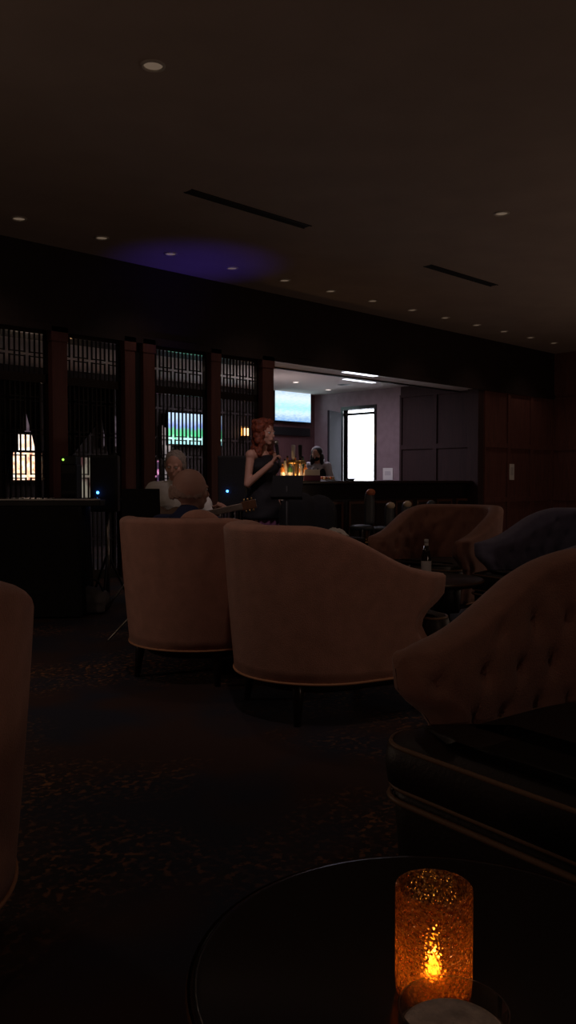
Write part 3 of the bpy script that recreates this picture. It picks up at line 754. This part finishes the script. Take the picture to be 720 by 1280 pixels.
nap.location = (x, y, .733); nap.rotation_euler = (0, 0, rz(-90)); tag(nap, 'rumpled white napkin peeking over the centre tub chair', 'napkin')

# ------------------------------------------------------------------ figures
def capsule(mb, a, b, ra, rb):
    bm = bmesh.new()
    for c, r in ((a, ra), (b, rb)):
        bmesh.ops.create_icosphere(bm, subdivisions=2, radius=r, matrix=Matrix.Translation(Vector(c)))
    bmesh.ops.convex_hull(bm, input=bm.verts)
    loose = [v for v in bm.verts if not v.link_faces]; bmesh.ops.delete(bm, geom=loose, context='VERTS')
    bm.verts.index_update()
    mb.add([v.co.copy() for v in bm.verts], [[v.index for v in f.verts] for f in bm.faces]); bm.free()
def fuse(mb, name, m, parent, vox=.010, smooth=4, label=None, disp=None):
    me = bpy.data.meshes.new(name); me.from_pydata(mb.v, [], mb.f)
    o = bpy.data.objects.new('tmp', me); C.objects.link(o)
    r = o.modifiers.new('r', 'REMESH'); r.mode = 'VOXEL'; r.voxel_size = vox
    if smooth: s = o.modifiers.new('s', 'SMOOTH'); s.iterations = smooth; s.factor = .5
    dg = bpy.context.evaluated_depsgraph_get(); dg.update(); me2 = bpy.data.meshes.new_from_object(o.evaluated_get(dg))
    bpy.data.objects.remove(o); me2.name = name
    if disp:
        for v in me2.vertices:
            v.co += v.normal*disp(v.co)
    me2.materials.clear(); me2.materials.append(M[m])
    for p in me2.polygons: p.use_smooth = True
    ob = bpy.data.objects.new(name, me2); C.objects.link(ob); ob.parent = parent
    if label: ob['label'] = label
    return ob
def head(mb, c, R):
    """skull, jaw, nose, brow, ears, lips; c = middle of the head, R turns +Y forward"""
    c = Vector(c)
    def P(x, y, z): return c + R @ Vector((x, y, z))
    mb.ball(c + R @ Vector((0, -.012, .025)), (.076, .094, .090), R)
    mb.ball(P(0, .020, -.035), (.060, .070, .078), R)
    mb.ball(P(0, .062, -.088), (.026, .024, .020), R)
    capsule(mb, P(0, .090, .008), P(0, .108, -.026), .008, .013)
    for s in (-1, 1):
        mb.ball(P(s*.028, .082, .020), (.020, .012, .008), R)
        mb.ball(P(s*.042, .058, -.022), (.022, .022, .022), R)
        mb.ball(P(s*.078, -.008, -.005), (.010, .020, .032), R)
    mb.ball(P(0, .092, -.052), (.022, .010, .006), R); mb.ball(P(0, .090, -.062), (.019, .010, .007), R)
def eyes(c, R, parent):
    for s in (-1, 1):
        MB().ball(Vector(c)+R @ Vector((s*.029, .077, .006)), (.012, .012, .009), R, 12, 8).build('eye', 'eye', parent, True)
def hand(mb, wrist, R, curl=1.1, sc=1.0, side=1):
    """palm along +Y of R, palm facing -Z; five fingers"""
    w = Vector(wrist)
    def P(x, y, z): return w + R @ Vector((x*sc, y*sc, z*sc))
    mb.ball(P(0, .045, 0), (.040*sc, .050*sc, .016*sc), R)
    for k, (x, l) in enumerate(((-.030, .062), (-.010, .074), (.010, .070), (.029, .054))):
        y = .085 - abs(x)*.15; z = 0; a = 0; p = P(x, y, z); px = (y, z)
        for seg, f in enumerate((.45, .32, .23)):
            a += curl*(.75 if seg == 0 else .9)
            ny, nz = px[0]+l*f*math.cos(a), px[1]-l*f*math.sin(a)
            q = P(x*1.05, ny, nz); capsule(mb, p, q, (.0098-.001*seg)*sc, (.0090-.001*seg)*sc); p = q; px = (ny, nz)
    s = -side
    a, b, c2 = P(s*.032, .022, -.004), P(s*.052, .050, -.022), P(s*.038, .078, -.036)
    capsule(mb, a, b, .013*sc, .011*sc); capsule(mb, b, c2, .011*sc, .0085*sc)
def basis(fwd, up=(0, 0, 1)):
    f = Vector(fwd).normalized(); x = f.cross(Vector(up)).normalized(); u = x.cross(f)
    return Matrix((x, f, u)).transposed()
I3 = Matrix.Identity(3)
def body(mb, J, hs=1.0):
    """trunk, neck, arms and legs from joints"""
    capsule(mb, J['pelvis'], J['waist'], .135*hs, .115*hs)
    capsule(mb, J['waist'], J['chest'], .115*hs, .13*hs)
    capsule(mb, J['sl'], J['sr'], .062*hs, .062*hs)
    capsule(mb, J['chest'], J['neck'], .11*hs, .055*hs)
    capsule(mb, J['neck'], J['head'], .052, .050)
    for s in 'lr':
        capsule(mb, J['s'+s], J['e'+s], .050*hs, .040*hs); capsule(mb, J['e'+s], J['w'+s], .040*hs, .026)
        capsule(mb, J['h'+s], J['k'+s], .088*hs, .055); capsule(mb, J['k'+s], J['a'+s], .055, .038)
        a = Vector(J['a'+s]); capsule(mb, a+Vector((0, -.03, -.03)), a+Vector((0, .14, -.05)), .036, .028)
        capsule(mb, J['pelvis'], J['h'+s], .12*hs, .10*hs)

# --- singer
sx, sy = W((328-360)/F*7.9, 7.9)
sg = thing('person', 'red-haired woman in black top singing into a held microphone', 'person', (sx, sy, 0), rz(-38))
J = dict(pelvis=(0, 0, .90), waist=(0, .0, 1.08), chest=(0, -.01, 1.22), neck=(0, -.01, 1.39), head=(0, .02, 1.48), sl=(-.155, -.01, 1.33), sr=(.155, -.01, 1.33),
         er=(.215, .0, 1.06), wr=(.11, .20, 1.25), el=(-.20, -.02, 1.07), wl=(-.19, .04, .84), hl=(-.09, 0, .86), hr=(.09, 0, .86), kl=(-.09, .02, .48), kr=(.10, .0, .48), al=(-.09, -.02, .09), ar=(.11, -.03, .09))
mb = MB(); body(mb, J, .86); Rh = Matrix.Rotation(math.radians(-6), 3, 'X'); hc = (0, .03, 1.54); head(mb, hc, Rh)
dirr = Vector((.02, .205, 1.33))-Vector(J['wr'])
hand(mb, J['wr'], basis((-.35, .35, .80), (.6, -.6, .2)), 1.15, .95, 1)
hand(mb, J['wl'], basis((0, .15, -1), (-1, 0, 0)), .5, .92, -1)
sb = fuse(mb, 'body', 'skin', sg, .0075, 2); eyes(hc, Rh, sg)
mb = MB(); capsule(mb, (0, 0, .86), (0, 0, 1.06), .150, .118); capsule(mb, (0, 0, 1.06), (0, .0, 1.22), .118, .132); capsule(mb, (-.07, .03, 1.22), (.07, .03, 1.22), .095, .095)
for s in (-1, 1): capsule(mb, (s*.09, .02, 1.26), (s*.09, -.01, 1.375), .05, .028); capsule(mb, (s*.06, .075, 1.22), (s*.06, .08, 1.22), .055, .055)
capsule(mb, (0, 0, .92), (0, 0, .84), .155, .165); mb.lathe([(.0005, .96), (.14, .94), (.175, .84), (.182, .76), (.182, .74), (.0005, .74)], n=40)
fuse(mb, 'top', 'dress', sg, .010, 4, disp=lambda c: .006*math.sin(c.z*40+c.x*20))
mb = MB(); mb.lathe([(.0005, .86), (.10, .85), (.150, .74), (.168, .55), (.175, .42), (.175, .40), (.0005, .40)], n=60)
fuse(mb, 'skirt', 'skirt', sg, .012, 3, disp=lambda c: .010*math.sin(math.atan2(c.y, c.x)*13))
mb = MB(); hv = Vector(hc)
mb.ball(hv+Vector((0, -.03, .045)), (.100, .108, .098))
random.seed(3)
for k in range(46):
    a = random.uniform(PI*1.08, PI*1.92) if k % 3 else random.choice((random.uniform(PI*.98, PI*1.15), random.uniform(-.15, .15)*1 + 2*PI))
    r = random.uniform(.07, .105); z = random.uniform(-.20, .06)
    mb.ball(hv+Vector((math.cos(a)*r, math.sin(a)*r*1.0, z)), random.uniform(.026, .042))
for k in range(9): mb.ball(hv+Vector((.078+.006*math.sin(k*2), .035-.012*(k % 3), .06-.026*k)), .026)
for k in range(14):
    a = random.uniform(0, 2*PI); mb.ball(hv+Vector((math.cos(a)*.075, -.03+math.sin(a)*.08, .10)), random.uniform(.02, .034))
fuse(mb, 'hair', 'hair_red', sg, .008, 1, disp=lambda c: .007*noise.noise(c*55))
for s, q in ((-1, 'al'), (1, 'ar')):
    a = Vector(J[q]); m = MB(); capsule(m, a+Vector((0, -.03, -.045)), a+Vector((0, .15, -.06)), .036, .026); fuse(m, 'shoe', 'black', sg, .008, 2)
mw = Vector(J['wr']) + basis((-.35, .35, .80), (.6, -.6, .2)) @ Vector((0, .07, -.035))
x, y = sx, sy
mic = thing('microphone', 'handheld microphone with silver mesh head at the singer\'s mouth', 'microphone', (sx, sy, 0), rz(-38))
tip = Vector((.01, .172, 1.445)); base = mw+(mw-tip).normalized()*.09
MB().tube([base, mw, tip+(base-tip).normalized()*.03], [.011, .013, .018], 14).build('handle', 'black', mic, True)
MB().ball(tip, .026).build('mesh_head', 'metal', mic, True)

# --- bald man in the left chair
mx, my = W((242-360)/F*4.72, 4.72)
mn = thing('person', 'bald man in a dark navy shirt sitting in the tub chair, seen from behind', 'person', (mx, my, 0), rz(68))
J = dict(pelvis=(0, -.08, .59), waist=(0, -.10, .70), chest=(0, -.09, .82), neck=(0, -.06, .925), head=(0, -.03, .98), sl=(-.17, -.08, .845), sr=(.17, -.08, .845),
         er=(.21, .02, .64), wr=(.13, .24, .62), el=(-.21, .02, .64), wl=(-.13, .24, .62), hl=(-.10, -.02, .585), hr=(.10, -.02, .585), kl=(-.13, .42, .57), kr=(.13, .42, .57), al=(-.13, .62, .10), ar=(.13, .62, .10))
mb = MB(); body(mb, J, .86); Rh = Matrix.Rotation(math.radians(-4), 3, 'X') @ Matrix.Rotation(math.radians(-34), 3, 'Z'); hc = (0, -.03, 1.045); head(mb, hc, Rh @ Matrix.Scale(1.0, 3))
mb.ball(Vector(hc)+Vector((0, -.02, .018)), (.092, .106, .100))
hand(mb, J['wr'], basis((-.1, 1, -.25)), .5, 1, 1); hand(mb, J['wl'], basis((.1, 1, -.25)), .5, 1, -1)
fuse(mb, 'body', 'skin_b', mn, .008, 4); eyes(hc, Rh, mn)
mb = MB(); capsule(mb, (0, -.08, .60), (0, -.10, .72), .15, .135); capsule(mb, (0, -.10, .72), (0, -.09, .80), .14, .14); capsule(mb, (-.16, -.08, .835), (.16, -.08, .835), .075, .075); capsule(mb, (0, -.09, .84), (0, -.065, .905), .10, .072)
for s in 'lr': capsule(mb, J['s'+s], J['e'+s], .066, .052); capsule(mb, J['e'+s], Vector(J['e'+s]).lerp(Vector(J['w'+s]), .8), .050, .038)
fuse(mb, 'shirt', 'shirt_navy', mn, .010, 4)
mb = MB()
for s in 'lr': capsule(mb, J['h'+s], J['k'+s], .088, .068); capsule(mb, J['k'+s], Vector(J['a'+s])+Vector((0, 0, .03)), .068, .052); capsule(mb, (0, -.06, .60), J['h'+s], .11, .09)
fuse(mb, 'trousers', 'trousers', mn, .010, 4)
for q in ('al', 'ar'):
    a = Vector(J[q]); m = MB(); capsule(m, a+Vector((0, -.03, -.05)), a+Vector((0, .16, -.06)), .042, .032); fuse(m, 'shoe', 'black', mn, .008, 2)
mb = MB()
for k in range(40):
    a = math.radians(180+ -20 + 220*k/39); e = Vector((math.cos(a)*.082, math.sin(a)*.096-.02, -.018+.012*math.sin(k*1.7)))
    mb.ball(Vector(hc)+Rh @ e, (.015, .015, .032))
fuse(mb, 'hair_fringe', 'hair_stubble', mn, .007, 6)

# --- guitarist
gx, gy = W((219-360)/F*6.9, 6.9)
gt = thing('person', 'grey-haired man in a white shirt seated playing guitar before the lattice', 'person', (gx, gy, 0), rz(-84))
J = dict(pelvis=(0, 0, .62), waist=(0, -.01, .76), chest=(0, .0, .93), neck=(0, .02, 1.08), head=(0, .04, 1.15), sl=(-.17, 0, 1.02), sr=(.17, 0, 1.02),
         er=(.27, .02, .78), wr=(.13, .23, .78), el=(-.29, .08, .78), wl=(-.34, .27, .84), hl=(-.10, .02, .60), hr=(.10, .02, .60), kl=(-.16, .44, .58), kr=(.16, .44, .58), al=(-.16, .42, .10), ar=(.16, .42, .10))
mb = MB(); body(mb, J, .94); Rh = Matrix.Rotation(math.radians(-14), 3, 'X') @ Matrix.Rotation(math.radians(-12), 3, 'Z'); hc = (0, .05, 1.215); head(mb, hc, Rh)
hand(mb, J['wr'], basis((-.7, .5, -.1), (0, 1, .2)), .7, 1, 1); hand(mb, J['wl'], basis((-.3, .5, .6), (-.2, -1, .4)), .9, 1.05, -1)
fuse(mb, 'body', 'skin', gt, .008, 3); eyes(hc, Rh, gt)
mb = MB(); capsule(mb, (0, 0, .60), (0, -.01, .78), .150, .135); capsule(mb, (0, -.01, .78), (0, 0, .93), .135, .145); capsule(mb, (-.15, 0, 1.01), (.15, 0, 1.01), .08, .08); capsule(mb, (0, 0, .98), (0, .018, 1.055), .12, .075)
for s in 'lr': capsule(mb, J['s'+s], J['e'+s], .078, .062); capsule(mb, J['e'+s], Vector(J['e'+s]).lerp(Vector(J['w'+s]), .25 if s == 'r' else .6), .062, .050)
fuse(mb, 'shirt', 'shirt_white', gt, .009, 4, disp=lambda c: .005*math.sin(c.z*45+c.x*30))
mb = MB()
for s in 'lr': capsule(mb, J['h'+s], J['k'+s], .092, .070); capsule(mb, J['k'+s], Vector(J['a'+s])+Vector((0, 0, .02)), .070, .055); capsule(mb, (0, 0, .61), J['h'+s], .125, .10)
fuse(mb, 'trousers', 'trousers', gt, .010, 4)
for q in ('al', 'ar'):
    a = Vector(J[q]); m = MB(); capsule(m, a+Vector((0, -.03, -.05)), a+Vector((0, .16, -.06)), .042, .032); fuse(m, 'shoe', 'black', gt, .008, 2)
mb = MB(); hv = Vector(hc); mb.ball(hv+Rh @ Vector((0, -.028, .045)), (.086, .094, .082), Rh)
for s in (-1, 1): mb.ball(hv+Rh @ Vector((s*.074, -.02, .005)), (.016, .045, .05), Rh)
fuse(mb, 'hair', 'hair_grey', gt, .007, 2, disp=lambda c: .004*noise.noise(c*60))
# stool under him
t = thing('stool', 'plain black stool under the guitarist', 'stool', (gx, gy, 0), rz(-84))
MB().lathe([(.0005, .44), (.17, .44), (.18, .455), (.17, .475), (.0005, .48)], n=28).build('seat', 'black', t, True)
for k in range(4):
    a = PI/4+k*PI/2; MB().tube([(.12*math.cos(a), .12*math.sin(a)-.02, .45), (.18*math.cos(a), .18*math.sin(a)-.02, 0)], .014, 8).build('leg', 'black', t, True)
# guitar
gu = thing('guitar', 'guitar held by the grey-haired man, neck pointing up to the right', 'guitar', (gx, gy, 0), rz(-84))
Rg = basis((-1, .22, .22), (0, 1, .12))       # +Y of Rg runs up the neck, +Z faces the audience
O = Vector((.06, .24, .76))
def G(x, y, z): return O + Rg @ Vector((x, y, z))
out = []
for k in range(48):
    a = 2*PI*k/48; yy = math.cos(a); w = .165 if yy < 0 else .13
    waist = 1-.28*math.exp(-((yy-.12)/.28)**2)
    out.append((math.sin(a)*w*waist, .21*yy))
vs = [G(a, b, -.04) for a, b in out]+[G(a, b, .04) for a, b in out]; n = 48
MB().add(vs, [tuple(range(n)), tuple(range(n, 2*n))[::-1]]+[(i, i+n, (i+1)%n+n, (i+1)%n) for i in range(n)]).build('body', 'guitar', gu, bevel=.006)
MB().obox(G(0, .40, .045), (.05, .46, .022), Rg).build('neck', 'neck_wood', gu, bevel=.005)
hs_ = MB().obox(G(0, .68, .038), (.07, .12, .018), Rg).build('headstock', 'guitar', gu, bevel=.005)
for s in (-1, 1):
    for q in (.65, .68, .71): MB().tube([G(s*.035, q, .038), G(s*.055, q, .038)], .007, 8).build('tuning_peg', 'brass', hs_, True)
m = MB()
for k in range(6): m.tube([G(-.018+.0072*k, -.10, .060), G(-.016+.0064*k, .63, .060)], .0012, 4)
m.build('strings', 'metal', gu)
MB().obox(G(0, -.10, .048), (.11, .025, .016), Rg).build('bridge', 'black', gu, bevel=.003)
MB().lathe([(.0005, 0), (.045, 0), (.048, .002)], n=24).build('sound_hole', 'black', gu).matrix_basis = Matrix.Translation(G(0, .05, .041)) @ Rg.to_4x4()

# --- bartender
tx, ty = bx(398, 9.45), 9.45
br = thing('person', 'dark-haired bartender in a mask, pale shirt and black vest behind the bar', 'person', (tx, ty, 0), rz(-112))
J = dict(pelvis=(0, 0, .93), waist=(0, 0, 1.08), chest=(0, .02, 1.25), neck=(0, .03, 1.40), head=(0, .07, 1.46), sl=(-.165, .02, 1.335), sr=(.165, .02, 1.335),
         er=(.24, .06, 1.10), wr=(.13, .28, 1.13), el=(-.24, .06, 1.10), wl=(-.12, .28, 1.13), hl=(-.09, 0, .88), hr=(.09, 0, .88), kl=(-.10, .02, .49), kr=(.10, .02, .49), al=(-.10, 0, .09), ar=(.10, 0, .09))
mb = MB(); body(mb, J, .85); Rh = Matrix.Rotation(math.radians(-22), 3, 'X'); hc = (0, .09, 1.515); head(mb, hc, Rh)
hand(mb, J['wr'], basis((-.4, 1, -.1)), .6, .95, 1); hand(mb, J['wl'], basis((.4, 1, -.1)), .6, .95, -1)
fuse(mb, 'body', 'skin', br, .009, 3); eyes(hc, Rh, br)
mb = MB(); capsule(mb, (0, 0, .92), (0, 0, 1.10), .135, .118); capsule(mb, (0, 0, 1.10), (0, .02, 1.26), .118, .128); capsule(mb, (-.14, .02, 1.325), (.14, .02, 1.325), .068, .068)
for s in 'lr': capsule(mb, J['s'+s], J['e'+s], .066, .054); capsule(mb, J['e'+s], Vector(J['e'+s]).lerp(Vector(J['w'+s]), .85), .052, .038)
fuse(mb, 'shirt', 'shirt_grey', br, .010, 4)
mb = MB(); capsule(mb, (0, 0, .94), (0, 0.005, 1.12), .148, .132); capsule(mb, (0, .005, 1.12), (0, .02, 1.22), .132, .138)
for s in (-1, 1): capsule(mb, (s*.075, .03, 1.22), (s*.075, .02, 1.375), .075, .045)
fuse(mb, 'vest', 'black_cloth', br, .010, 3)
mb = MB(); capsule(mb, (0, 0, .92), J['hl'], .13, .10); capsule(mb, (0, 0, .92), J['hr'], .13, .10)
for s in 'lr': capsule(mb, J['h'+s], J['k'+s], .092, .066); capsule(mb, J['k'+s], Vector(J['a'+s])+Vector((0, 0, .02)), .066, .052)
fuse(mb, 'trousers', 'trousers', br, .011, 3)
for q in ('al', 'ar'):
    a = Vector(J[q]); m = MB(); capsule(m, a+Vector((0, -.03, -.05)), a+Vector((0, .15, -.06)), .038, .03); fuse(m, 'shoe', 'black', br, .008, 2)
mb = MB(); hv = Vector(hc); mb.ball(hv+Rh @ Vector((0, -.03, .035)), (.094, .098, .092), Rh)
for k in range(26):
    a = math.radians(170+200*k/25); mb.ball(hv+Vector((math.cos(a)*.088, math.sin(a)*.07-.03, -.05-.05*(k % 3))), (.032, .032, .06))
fuse(mb, 'hair', 'hair_dark', br, .009, 2)
mb = MB(); mb.ball(hv+Rh @ Vector((0, .052, -.05)), (.064, .062, .045), Rh); fuse(mb, 'face_mask', 'black_cloth', br, .007, 2)

# ------------------------------------------------------------------ stage gear
def pa(u, d, top, label, led, w=.24, h=.50, beta=-90):
    x, y = U(u, d); t = thing('loudspeaker', label, 'loudspeaker', (x, y, 0), rz(beta), 'loudspeakers by the lattice')
    z0 = top-h
    cab = MB().prism([(-w/2, -.02), (-w/2*.75, -.26), (w/2*.75, -.26), (w/2, -.02), (w/2, .0), (-w/2, .0)], z0, top, axis='z').build('cabinet', 'black', t, bevel=.008)
    MB().box(-w/2+.015, w/2-.015, 0, .008, z0+.02, top-.02).build('grille', 'grille', t, bevel=.004)
    MB().ball(led, .012).build('status_light', 'led_blue', t, True, label='glowing blue light')
    st = MB().tube([(0, -.13, z0), (0, -.13, .05)], .018, 10).build('pole', 'metal', t, True)
    for k in range(3):
        a = PI/2+k*2*PI/3; MB().tube([(0, -.13, .45), (.2*math.cos(a), -.13+.2*math.sin(a), .012)], .011, 8).build('tripod_leg', 'black', t, True)
    return t
pa(130, 7.35, 1.32, 'black loudspeaker with a blue light, left of the grey-haired man', (.052, .012, .99))
pa(290, 8.3, 1.34, 'black loudspeaker with a blue light, between the guitar and the singer', (.045, .012, .99), w=.28, h=.55)
x, y = U(86, 7.45)
t = thing('equipment_rack', 'narrow black equipment tower with a tiny green light', 'equipment', (x, y, 0), rz(-90))
MB().box(-.07, .07, -.2, 0, 0, 1.24).build('case', 'black', t, bevel=.008)
for z in (.5, .75, 1.0): MB().box(-.06, .06, 0, .008, z, z+.16).build('rack_unit', 'grille', t, bevel=.002)
MB().ball((.045, .010, 1.20+.08), .010).build('status_light', 'led_green', t, True)
MB().box(-.065, .065, -.19, .004, 1.24, 1.31).build('wireless_receiver', 'black', t, bevel=.003)

# keyboard on a draped table
kx, ky = U(42, 6.9)
t = thing('draped_table', 'table covered in black cloth at left below the keyboard', 'table', (kx, ky, 0), rz(-86))
MB().box(-.40, .40, -.28, .28, .86, .88).build('tabletop', 'black', t)
m = MB(); ring = []; NN = 160
for z, sc in ((.885, 1.0), (.6, 1.03), (.3, 1.05), (.02, 1.07)):
    for k in range(NN):
        a = 2*PI*k/NN; r = 1/max(abs(math.cos(a))/.41, abs(math.sin(a))/.29); w = (sc-1)*6*.03*math.sin(k*.9+z*2)
        ring.append(((r*sc+w)*math.cos(a), (r*sc+w)*math.sin(a), z))
fs = [(j*NN+k, j*NN+(k+1)%NN, (j+1)*NN+(k+1)%NN, (j+1)*NN+k) for j in range(3) for k in range(NN)] + [tuple(range(NN))]
m.add(ring, fs).build('cloth', 'black_cloth', t, True)
for sx_ in (-1, 1):
    for sy_ in (-1, 1): MB().tube([(sx_*.36, sy_*.24, .86), (sx_*.36, sy_*.24, 0)], .015, 8).build('leg', 'metal', t, True)
k_ = thing('keyboard', 'electronic keyboard with its key edge catching light on the draped table', 'keyboard', (kx, ky, .887), rz(-86))
MB().box(-.56, .56, -.14, .14, 0, .05).build('case', 'black', k_, bevel=.008)
MB().box(-.54, .54, .00, .135, .05, .058).build('white_keys', 'white', k_, bevel=.001)
m = MB()
for k in range(75):
    x0 = -.54+k*.0144
    if k % 7 in (0, 1, 3, 4, 5): m.box(x0+.011, x0+.018, .0, .09, .058, .068)
m.build('black_keys', 'black_gloss', k_)
MB().box(-.45, .45, -.12, -.03, .05, .054).build('control_panel', 'grille', k_)

def music_stand(u, d, zc, w, h, label, beta=90, tilt=18):
    x, y = U(u, d); t = thing('music_stand', label, 'music stand', (x, y, 0), rz(beta))
    R = Matrix.Rotation(math.radians(tilt), 3, 'X')
    MB().obox((0, 0, zc), (w, .008, h), R).obox(Vector((0, 0, zc))+R @ Vector((0, -.02, -h/2)), (w, .045, .008), R).build('desk', 'black_cloth', t, bevel=.003)
    MB().tube([(0, .02, zc), (0, .02, .12)], .012, 10).build('pole', 'black', t, True)
    for k in range(3):
        a = math.radians(90+beta*0+120*k+20); MB().tube([(0, .02, .22), (.30*math.cos(a), .02+.30*math.sin(a), .008)], .008, 8).build('tripod_leg', 'metal', t, True)
    return t
music_stand(176, 5.9, .92, .27, .24, 'black music stand just left of the bald man\'s chair', 90, 8)
music_stand(359, 6.9, 1.05, .26, .20, 'black music stand with dark cover in front of the singer', -100, 30)
# draped drum / amplifier in front of the bar
x, y = U(386, 7.75)
t = thing('covered_amplifier', 'rounded black covered amplifier standing right of the singer', 'amplifier', (x, y, 0), rz(-70))
mb = MB(); capsule(mb, (-.10, 0, .22), (-.10, 0, .80), .19, .17); capsule(mb, (.10, 0, .22), (.10, 0, .82), .19, .18); mb.box(-.27, .27, -.18, .18, .03, .6)
fuse(mb, 'cover', 'black_cloth', t, .014, 5, disp=lambda c: .008*math.sin(c.x*26+c.z*8)*max(0, 1-c.z))
for sx_ in (-1, 1): 
    for sy_ in (-1, 1): MB().lathe([(.0005, 0), (.022, 0), (.022, .05), (.0005, .05)], c=(sx_*.2, sy_*.12, 0), n=12).build('foot', 'black', t, True)
# gear bag, stand leg
x, y = U(113, 6.9)
t = thing('gear_bag', 'crumpled grey gear bag on the carpet beside the draped table', 'bag', (x, y, 0), rz(-80))
mb = MB(); capsule(mb, (-.08, 0, .10), (.08, .01, .10), .09, .085); capsule(mb, (-.03, 0, .15), (.09, 0, .20), .07, .04); mb.box(-.12, .12, -.08, .08, .015, .12)
fuse(mb, 'sack', 'bag', t, .010, 4, disp=lambda c: .014*noise.noise(c*14))
MB().tube([(-.10, .02, .17), (-.06, .04, .27), (.03, .05, .30), (.10, .03, .22)], .008, 8).build('strap', 'black', t, True)
x, y = U(160, 6.95)
t = thing('microphone_stand', 'tripod microphone stand with a pale leg beside the left tub chair', 'microphone stand', (x, y, 0), rz(-90))
MB().tube([(0, 0, .25), (0, 0, .92)], .009, 10).build('pole', 'black', t, True)
for k, a in enumerate((math.radians(0), math.radians(120), math.radians(240))):
    MB().tube([(0, 0, .28), (.20*math.cos(a), .20*math.sin(a), .008)], .0075, 8).build('tripod_leg', 'metal', t, True)
MB().tube([(0, 0, .92), (.06, .04, .94)], .012, 10).build('clip', 'black', t, True)

# ------------------------------------------------------------------ light
def light(kind, name, loc, energy, color, size=.1, rot=(0, 0, 0), **kw):
    L = bpy.data.lights.new(name, kind); L.energy = energy; L.color = color
    if kind == 'AREA': L.size = size; 
    else: L.shadow_soft_size = size
    for k, v in kw.items(): setattr(L, k, v)
    o = bpy.data.objects.new(name, L); C.objects.link(o); o.location = loc; o.rotation_euler = rot; return o
WARM = (1, .72, .55)
for i, (x, y) in enumerate(rowpos):
    if i % 2 == 0: light('SPOT', 'downlight_or_fill_beam', (x, y, H-.03), 7.0, WARM, .05, spot_size=math.radians(110), spot_blend=1)
for (x, y) in ((2.98, 4.17), (6.88, 4.2), (10.8, 4.2), (2.98, .2), (6.88, .2), (-.9, 4.17), (-.9, .2), (10.8, .2)):
    light('SPOT', 'downlight_or_fill_beam', (x, y, H-.03), 9.0, WARM, .06, spot_size=math.radians(140), spot_blend=1)
cb = W(-.25, 2.5); tg = W(-.10, 4.2)
light('SPOT', 'downlight_or_fill_beam', (cb[0], cb[1], H-.03), 27, (1, .72, .58), .06, tuple((Vector((tg[0], tg[1], .5))-Vector((cb[0], cb[1], H))).to_track_quat('-Z', 'Y').to_euler()), spot_size=math.radians(48), spot_blend=1)  # added unseen spot, brightening the left and centre tub chairs
# added bare fill lights, unseen, warming the lounge and its ceiling
for (x, y, e) in ((3.0, -1.2, 12), (-1.8, .8, 8), (8.2, 1.6, 18), (11.8, 3.8, 18), (1.0, 4.6, 8)):
    if e: light('POINT', 'ceiling_fill_light', (x, y, .85), e, (1, .70, .52), .10)
# bar room
light('AREA', 'bar_ceiling_light', (10.6, 10.4, ZC-.05), 24, (.92, .80, 1), 1.6)
light('POINT', 'bar_fill_light', (10.0, 10.4, 2.0), 11, (1, .78, .78), .2)  # added point fill, lifting the bar ceiling and walls
light('AREA', 'glare_strip_beam', (9.9, 9.78, ZC-.03), 4, (.86, .86, 1), .5)  # added light to go with the glare strip
light('AREA', 'dining_room_light', (5.4, 10.6, ZC-.05), 1.6, (1, .75, .6), 1.2)
light('AREA', 'doorway_daylight', (XS+1.2, 10.9, 2.0), 20, (.8, .88, 1), 1.2, (0, math.radians(90), 0))
light('SPOT', 'stage_beam', (3.4, 3.9, H-.05), 85, (1, .78, .80), .08, tuple((Vector((5.2, 5.4, 1.2))-Vector((3.4, 3.9, H))).to_track_quat('-Z', 'Y').to_euler()), spot_size=math.radians(46), spot_blend=1)
# blue stage lamp washing the ceiling
light('SPOT', 'blue_stage_beam', (6.0, 7.6, 1.6), 19, (.11, .06, 1), .05, (math.radians(180), 0, 0), spot_size=math.radians(62), spot_blend=1)

w = bpy.data.worlds.new('World'); bpy.context.scene.world = w; w.use_nodes = True
w.node_tree.nodes['Background'].inputs[0].default_value = (.0, .0, .0, 1)

# ------------------------------------------------------------------ camera
cam = bpy.data.cameras.new('Camera'); co = bpy.data.objects.new('Camera', cam); C.objects.link(co)
cam.sensor_fit = 'VERTICAL'; cam.sensor_height = 32; cam.lens = 32*F/1280; cam.clip_start = .02
co.location = (0, 0, CAMH); co.rotation_euler = (math.radians(90)-math.atan(40/F), 0, -YAW)
S = bpy.context.scene; S.camera = co
S.view_settings.view_transform = 'Standard'; S.view_settings.look = 'None'; S.view_settings.exposure = 0; S.view_settings.gamma = 1; S.view_settings.use_curve_mapping = False
S.cycles.use_denoising = True
S.cycles.sample_clamp_indirect = 3
